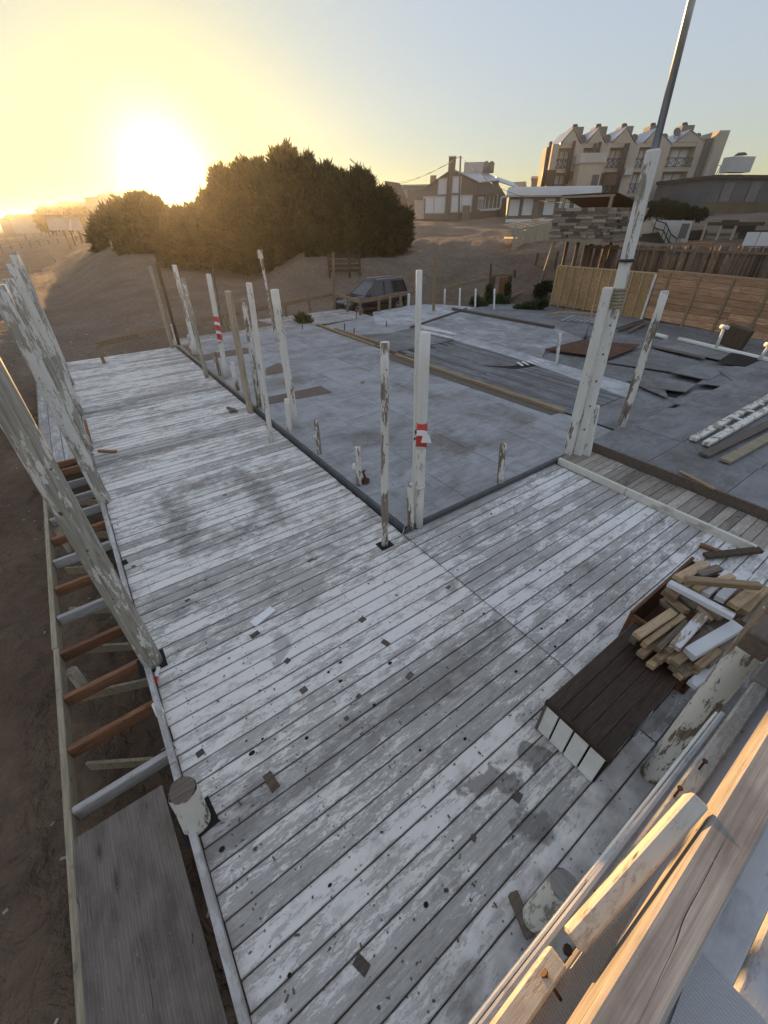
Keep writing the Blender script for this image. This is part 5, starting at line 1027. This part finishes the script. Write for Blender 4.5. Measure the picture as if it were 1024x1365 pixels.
# ------------------------------------------------------------------ terraced flats with gables
F_ = Fr((733, 262), (905, 262), 78, 84.9, 3.6); AP = thing('apartment_block', F_.pt(14, 0, 0), 'cream apartment block with a row of five metal gables and dark balconies', 'apartment block')
z2 = lambda a, b: (710+a/6.4, 160+b/6.4); z4 = lambda a, b: (700+a/3.16, 140+b/3.16)
ge = F_.px(830, 190.5)[1]; ub0 = F_.px(*z2(158, 320))[0]; ub1 = F_.px(*z4(730, 240))[0]
F_.box(MB(), ub0, ub1, -1.5, ge, -5, -1.2).build('back_wall', m_cream, AP)
bays = [(F_.px(*a)[0], F_.px(*b)[0]) for a, b in ((z2(212, 320), z2(325, 320)), (z2(425, 310), z2(538, 310)), (z2(640, 340), z2(768, 340)), (z2(885, 350), (867, 216)), ((888, 216), (922, 216)))]
vt1 = F_.px(*z2(280, 240))[1]; vb1 = F_.px(*z2(260, 415))[1]; vt0 = vb1-.45; vb0 = vt0-2.3; vtm = vb0-.45
edges = [ub0]+[e for b in bays for e in b]+[ub1]
for k in range(0, len(edges), 2): F_.box(MB(), edges[k], edges[k+1], -1.5, ge, -1.2, 0).build('pier', m_cream, AP)
for a, b in bays:
    for v0, v1 in ((vt1, ge), (vt0, vb1), (vtm, vb0), (-1.5, vtm-2.2)): F_.box(MB(), a, b, v0, v1, -1.2, -.06).build('spandrel', m_cream, AP)
    for v0, v1 in ((vb1, vt1), (vb0, vt0)):
        w = (b-a)*.62; c = (a+b)/2+.25; o = MB(); F_.box(o, c-w/2, c+w/2, v0, v1-.25, -1.2, -1.1); wo_ = o.build('window', m_shut, AP); F_.box(MB(), c-.05, c+.05, v0, v1-.25, -1.1, -1.05).build('mullion', m_grey, wo_)
        rl = MB()
        for z in (.05, .85, .98): F_.box(rl, a-.1, b+.1, v0+z, v0+z+.06, .0, .06)
        nx = 3
        for i in range(nx):
            s0 = a+(b-a)*i/nx; s1 = a+(b-a)*(i+1)/nx
            rl.beam(F_.pt(s0, v0+.1, .03), F_.pt(s1, v0+.85, .03), .05, .05); rl.beam(F_.pt(s1, v0+.1, .03), F_.pt(s0, v0+.85, .03), .05, .05); rl.beam(F_.pt(s1, v0+.05, .03), F_.pt(s1, v0+1, .03), .05, .05, up=F_.U)
        rl.build('balcony_rail', m_dkmetal, AP)
gabs = [(z2(250, 198), z2(350, 72), z2(405, 187)), (z2(470, 187), z2(565, 72), z2(618, 190)), (z2(690, 190), z2(803, 62), z2(868, 190)), (z4(505, 157), z4(556, 100), z4(606, 165)), (z4(635, 167), z4(697, 107), z4(752, 172))]
for a, b, c in gabs:
    ua, va = F_.px(*a); uc, vc = F_.px(*b); ue, ve = F_.px(*c); ve = va = ge; 
    F_.poly(MB(), [(ua, va), (ue, ve), (uc, vc)], -6, 0).build('gable', m_cream, AP)
    for (x0, y0_), (x1, y1) in (((ua-.2, va), (uc, vc+.05)), ((uc, vc+.05), (ue+.5, ve-.25))): MB().extr([F_.pt(x0, y0_, .08), F_.pt(x1, y1, .08), F_.pt(x1, y1, -6), F_.pt(x0, y0_, -6)], ZU*.07).build('gable_roof', m_roof, AP)
    F_.box(MB(), uc+1.3, uc+3.0, ge+.3, ge+2.35, -7, -5).build('roof_tank', m_grey, AP); q = F_.pt(uc+2.0, ge+2.35, -6); MB().tube(q, q+ZU*.4, .5, .3, 10).build('tank_lid', m_dkmetal, AP); q = F_.pt(uc+1.9, ge+.6, -1.5); MB().tube(q, q+F_.N*.3+F_.U*.1, .5, .42, 12).build('roof_vent', m_dkwall, AP)
for a, b in ((z2(128, 235), z2(75, 560)), (z2(150, 188), z2(110, 500)), (z2(352, 182), z2(318, 430)), (z2(325, 250), z2(280, 560)), (z2(528, 205), z2(515, 345)), (z2(570, 190), z2(545, 345)), (z2(790, 205), z2(700, 560)), (z2(812, 200), z2(740, 560))):
    ua, va = F_.px(*a); MB().tube(F_.pt(ua, va, .4), F_.pt(ua, F_.px(*b)[1]-1.5, .4), .2, .2, 8).build('flue_pipe', m_dkmetal, AP)
ua, va = F_.px(*z2(355, 385)); ue, ve = F_.px(*z2(545, 380)); F_.box(MB(), ua, ue, va-7, va, 0, 2.6).build('stair_tower', m_cream, AP); F_.box(MB(), ua-.15, ue+.15, va, va+1.0, -.2, 2.8).build('parapet', m_wall, AP); u, v = F_.px(*z2(470, 520)); F_.box(MB(), u-.4, u+.5, v-1.4, v+.5, 2.6, 2.65).build('stair_window', m_dkwall, AP)
for a, b in ((z2(85, 430), z2(170, 560)), (z2(285, 440), z2(345, 500)), (z2(530, 455), z2(580, 560)), (z2(610, 460), z2(720, 560))):
    ua, va = F_.px(*a); ue, ve = F_.px(*b); F_.box(MB(), ua, ue, ve, va, .05, .5).build('dark_balcony', m_darkpost, AP)
u, v = F_.px(*z2(815, 440)); F_.box(MB(), u-.6, u+.5, v-.4, v+.4, 0, .4).build('air_conditioner', m_wall, AP)
ua = ub1; F_.box(MB(), ua, ua+.9, -1.5, ge+.3, -5, .25).build('end_wall', m_grey2, AP); F_.box(MB(), ua+.9, ua+3.3, -1.5, F_.px(*z4(800, 300))[1], -3, 1.0).build('end_block', m_cream, AP); F_.box(MB(), ua+.9, ua+2.3, 3.0, ge+1.0, -3, .9).build('end_tower', m_cream, AP)
rl = MB(); v0 = F_.px(*z4(790, 298))[1]
for k in range(4): rl.beam(F_.pt(ua+2.35+k*.3, v0, 1.05), F_.pt(ua+2.35+(k+1)*.3, v0+1, 1.05), .05, .05)
rl.beam(F_.pt(ua+2.3, v0+1, 1.05), F_.pt(ua+3.6, v0+1, 1.05), .06, .06); rl.build('balcony_rail', m_dkmetal, AP)
q = F_.pt(F_.px(*z4(670, 108))[0], F_.px(*z4(670, 108))[1], -2); sdh = thing('satellite_dish', q, 'dark satellite dish on the gables of the apartment block', 'dish'); MB().tube(q, q+F_.N*.25+ZU*.1, .15, .5, 14).build('bowl', m_dkwall, sdh); MB().tube(q-ZU*1.3, q, .04, .04, 6).build('mast', m_dkmetal, sdh)
# dark building on the right
F_ = Fr((945, 262), (1030, 262), 74, 80, 3.6); DB = thing('dark_building', F_.pt(8, 0, 0), 'dark grey two storey building with a brown band at the right edge', 'building')
z3 = lambda a, b: (850+a/5.885, 150+b/5.885)
vr = F_.px(*z3(700, 520))[1]; u0 = F_.px(*z3(560, 650))[0]; F_.box(MB(), u0, u0+26, -3, vr, -10, 0).build('wall', m_dkwall, DB); F_.box(MB(), u0-.3, u0+26.3, vr, vr+.35, -10, .4).build('roof', flat_mat('dark_roof', (.05, .045, .04), .8, .3, 2), DB)
F_.box(MB(), u0, u0+26, F_.px(*z3(760, 790))[1], F_.px(*z3(760, 700))[1], 0, .1).build('brown_band', m_band, DB)
for cx, cy in ((695, 635), (905, 628), (1100, 622)): F_.win(DB, *z3(cx, cy), 1.6, 2.2, m_dkwall, m_grey, 0, 1)
for k in range(6): u, v = F_.px(*z3(620+k*56, 825)); F_.box(MB(), u-.62, u+.62, v-.8, v+.8, 0, .08).build('panel', m_grey, DB)
u, v = F_.px(*z3(820, 410), -3); F_.box(MB(), u-1.5, u+1.5, v-.7, v+.8, -4.6, -3).build('roof_block', m_wall, DB); F_.box(MB(), u-.9, u+.9, v-1.6, v-.9, -4.6, -3.4).build('roof_block_stem', m_dkwall, DB); q = F_.pt(u+.2, v+1.0, -4); MB().tube(q, q+ZU*.25, .7, .4, 10).build('tank_lid', m_dkwall, DB)
# stair and terrace buildings nearer
zz = lambda a, b: (860+a/6.24, 260+b/6.24)
F_ = Fr((862, 300), (925, 302), 40, 40); SB = thing('white_stair_building', F_.pt(2, -1, 0), 'white stair building with black handrail and grey sign', 'stair building')
F_.ppx(MB(), [zz(60, 212), zz(400, 215), zz(330, 470), zz(190, 440)], -3, 0).build('wall', m_wall, SB); F_.ppx(MB(), [zz(-60, 235), zz(65, 212), zz(110, 310), zz(-70, 330)], -3, -.2).build('soffit', m_cream, SB); F_.ppx(MB(), [zz(-70, 330), zz(110, 310), zz(190, 440), zz(-80, 470)], -3, -1.2).build('stair_wall', m_grey, SB)
rl = MB(); pts = [zz(*c) for c in ((95, 212), (175, 235), (215, 325), (268, 365))]; pp = [F_.pt(*F_.px(*c), .3) for c in pts]
for off in (0, -.42):
    for a, b in zip(pp, pp[1:]): rl.beam(a+ZU*off, b+ZU*off, .06, .07)
for a in pp+[pp[1].lerp(pp[2], .5)]: rl.beam(a+ZU*.02, a-ZU*.75, .06, .06, up=F_.U)
rl.build('handrail', m_dkmetal, SB)
sg = thing('grey_sign', F_.pt(*F_.px(*zz(300, 400)), .6), 'small grey notice board on a post by the white stair building', 'sign'); u, v = F_.px(*zz(322, 298)); F_.box(MB(), u-.25, u+.22, v-.42, v+.42, .55, .62).build('board', m_dkwall, sg); F_.box(MB(), u-.1, u-.02, v-2, v-.4, .55, .6).build('post', m_rim, sg)
u, v = F_.px(*zz(410, 405)); ob = F_.box(MB(), u-1.0, u+1.0, v-.35, v+.1, .6, 1.2).build('orange_bench', flat_mat('orange_planks', (.35, .16, .05), .7, .4, 4)); tag(ob, 'orange wooden bench behind the palisade', 'bench')
F_ = Fr((925, 300), (1010, 302), 42, 42); PGL = thing('pergola', F_.pt(3, -1, 0), 'dark pergola with pale posts behind the log palisade', 'pergola'); ua, va = F_.px(*zz(520, 240)); ue, ve = F_.px(*zz(1000, 225)); F_.box(MB(), ua, ue, va-.1, va+.1, 0, .15).build('beam', m_darkpost, PGL); F_.box(MB(), ua, ue, va-.05, va+.05, -3, -2.9).build('beam', m_darkpost, PGL)
for a in (515, 642, 765): u, v = F_.px(*zz(a, 240)); F_.box(MB(), u-.08, u+.08, v-3, v, 0, .12).build('post', m_bare, PGL)
F_.box(MB(), ua-1, ue+1, va-3.2, va-.6, -3.3, -3.2).build('rear_wall', m_dkwall, PGL)
for a, b, w in ((700, 245, .5), (830, 280, .6), (900, 330, .8), (400, 330, .6), (465, 325, .3)): u, v = F_.px(*zz(a, b)); F_.box(MB(), u-w, u+w, v-.25, v+.25, -1, -.4).build('furniture', m_dkmetal, PGL)
F_ = Fr((990, 320), (1025, 322), 27, 27); ws = thing('white_sign', F_.pt(.5, -1.5, 0), 'white two panel board on a post behind the log palisade', 'sign'); u, v = F_.px(*zz(925, 395)); F_.box(MB(), u-.47, u-.01, v-.38, v+.38, 0, .04).build('panel', m_shut, ws); F_.box(MB(), u+.01, u+.47, v-.38, v+.38, 0, .04).build('panel', m_shut, ws); F_.box(MB(), u-.48, u+.48, v-.16, v-.12, .04, .06).build('bar', m_grey, ws); F_.box(MB(), u-.05, u+.03, v-2.2, v-.38, 0, .06).build('post', m_bare, ws)
F_ = Fr((705, 250), (730, 250), 90, 90); CB = thing('grey_cube_house', F_.pt(0, 0, 0), 'pale flat roofed building left of the apartment block', 'building'); F_.ppx(MB(), [(706, 275), (709, 236), (722, 236), (722, 275)], -6, 0).build('wall', m_grey, CB); F_.ppx(MB(), [(708, 238), (708.5, 235), (723, 235), (723, 238)], -6.2, .2).build('parapet', m_wall, CB); F_.ppx(MB(), [(683, 275), (684, 241), (701, 240), (701, 275)], -9, -3).build('wall', m_cream, CB)
# utility pole with wires, street lamp
B_ = PD(613.5, 280, 66); T_ = topz(B_, 614, 208); upo = thing('utility_pole', B_, 'grey utility pole with wires in front of the grey house', 'utility pole'); MB().tube(B_-ZU*3, T_, .13, .10, 8).build('pole', m_dkwall, upo)
for x, y, D in ((470, 243, 90), (500, 238, 130), (800, 268, 40)):
    e = PD(x, y, D); pts = [T_.lerp(e, k/10)-ZU*(1.5*4*(k/10)*(1-k/10)) for k in range(11)]; MB().path(pts, .022, 4).build('wire', m_dkmetal, upo)
B_ = PD(487, 262, 55); T_ = topz(B_, 486, 229); sl = thing('street_lamp', B_, 'grey street lamp rising behind the right end of the bushes', 'street lamp'); c = PD(474, 218.5, 55); B2 = Vector((B_.x, B_.y, gz(B_.x, B_.y))); MB().path([B2, T_, T_.lerp(c, .4)+ZU*.12, c], .06, 7).build('pole', m_dkwall, sl); MB().beam(c, c+(c-T_).normalized()*.7, .22, .10, ch=.03).build('lamp_head', m_metal, sl)
# ------------------------------------------------------------------ beach on the left
bf = thing('beach_fence', G(5, 336), 'low pale rail fence crossing the beach on the left', 'fence'); pp = [G(x, y) for x, y in ((2, 337), (30, 330), (62, 325.5), (95, 323), (130, 320))]
for a, b in zip(pp, pp[1:]): MB().beam(a+ZU*.95, b+ZU*.95, .10, .20).build('rail', m_bare, bf)
for k in range(11): a = pp[min(3, k*4//11)]; q = G(4+k*12.4, float(np.interp(4+k*12.4, [2, 30, 62, 95, 130], [337, 330, 325.5, 323, 320]))); MB().tube(q-ZU*.3, q+ZU*1.15, .09, .08, 6).build('post', m_darkpost, bf)
b2 = thing('beach_fence', G(8, 322), 'farther short rail on the beach behind the first fence', 'fence'); a, b = G(8, 322), G(56, 315); MB().beam(a+ZU*1.1, b+ZU*1.1, .12, .2).build('rail', m_bare, b2)
for k in range(5): q = a.lerp(b, k/4); MB().tube((q.x, q.y, gz(q.x, q.y)-.3), q+ZU*1.2, .10, .10, 6).build('post', m_darkpost, b2)
F_ = Fr((90, 308), (112, 308), 92, 95); hut = thing('beach_hut', F_.pt(1, -2, 0), 'pale beach hut on stilts beyond the fence', 'hut'); F_.ppx(MB(), [(90, 307), (84, 288), (106, 289), (112, 307)], -3, 0).build('wall', m_wall, hut); F_.ppx(MB(), [(92, 307), (93, 291), (94, 291), (95, 307)], 0, .1).build('door_frame', m_shut, hut)
F_.ppx(MB(), [(82, 288), (82, 286.5), (108, 287.5), (108, 289)], -3.4, .4).build('roof', m_grey, hut)
for x in (92, 101, 111): u, v = F_.px(x, 307); F_.box(MB(), u-.1, u+.1, v-3, v, -1, -.8).build('stilt', m_darkpost, hut)
for k, (x, yb, xt, yt, lb) in enumerate(((68, 303, 58, 285, 'leaning dark mast on the beach left of the hut'), (79, 292, 73, 278, 'thin lamp mast behind the beach hut'), (152, 336, 147, 321, 'pale stake in the sand below the bushes'), (72, 348, 68, 334, 'thin stake standing in the beach sand'), (103, 327, 94, 305, 'pale stake by the beach fence right of the hut'))): B_ = G(x, yb); tag(MB().tube(B_-ZU*.3, topz(B_, xt, yt), .10, .08, 6).build('stake', m_darkpost if k < 2 else m_bare), lb, 'stake', 'stakes on the beach')
F_ = Fr((112, 280), (150, 280), 170, 170); fb = thing('tower_block', F_.pt(3, -5, 0), 'stepped far building silhouetted left of the sun', 'building'); F_.ppx(MB(), [(118, 300), (113, 264), (130, 263), (134, 300)], -8, 0).build('wall', m_cream, fb); F_.ppx(MB(), [(134, 300), (129, 259), (140, 257.5), (150, 262), (156, 300)], -8, .4).build('wall', m_cream, fb); F_.ppx(MB(), [(109, 275), (108.5, 272.5), (135, 271), (135, 273.5)], -1, 1.6).build('balcony_slab', m_wall, fb); F_.ppx(MB(), [(112, 265), (111.5, 263), (131, 262), (131, 264)], -8.3, .5).build('roof', m_grey, fb)
HG = 'houses of the far beach town'
for k in range(16):
    x = 2+k*7.3; y = 303-k*.55; D = R.uniform(260, 420); F_ = Fr((x, y), (x+5, y), D, D); w = R.uniform(8, 16); h = R.uniform(3, 6)+k*.28; ob = thing('far_house', F_.pt(w/2, -3, 0), 'tiny house in the hazy row of the far beach town', 'house', HG)
    F_.box(MB(), 0, w, -8, h*.7, -9, 0).build('wall', m_wall if k % 3 else m_cream, ob); F_.poly(MB(), [(-.5, h*.7), (w+.5, h*.7), (w*.8, h), (w*.2, h)], -9.5, .5).build('roof', m_band, ob)
for k in range(9):
    x = 60+k*9; bush('far_tree', [(x, 297-k*1.1, 5), (x+4, 299-k*1.1, 4)], 200, 700, 2.2, .5, 'small dark tree in the hazy row of the far beach town', 'tree', 'trees of the far beach town', m_leafA, stems=1)

# ------------------------------------------------------------------ evening haze volume, added for glow round the sun and to lift dark bushes
hm = bpy.data.materials.new('haze_air'); hm.use_nodes = True; hm.node_tree.nodes.clear(); pv = hm.node_tree.nodes.new('ShaderNodeVolumePrincipled'); ho = hm.node_tree.nodes.new('ShaderNodeOutputMaterial'); hm.node_tree.links.new(pv.outputs[0], ho.inputs['Volume'])
pv.inputs['Color'].default_value = (.95, .93, .90, 1); pv.inputs['Density'].default_value = .00065; pv.inputs['Anisotropy'].default_value = .70
haze = MB().box((0, 0, 5.6), (9600, 9600, 21)).build('haze', hm, None, base=(0, 0, 7)); tag(haze, 'thin evening haze added over the beach for its glow', None, None, 'stuff')
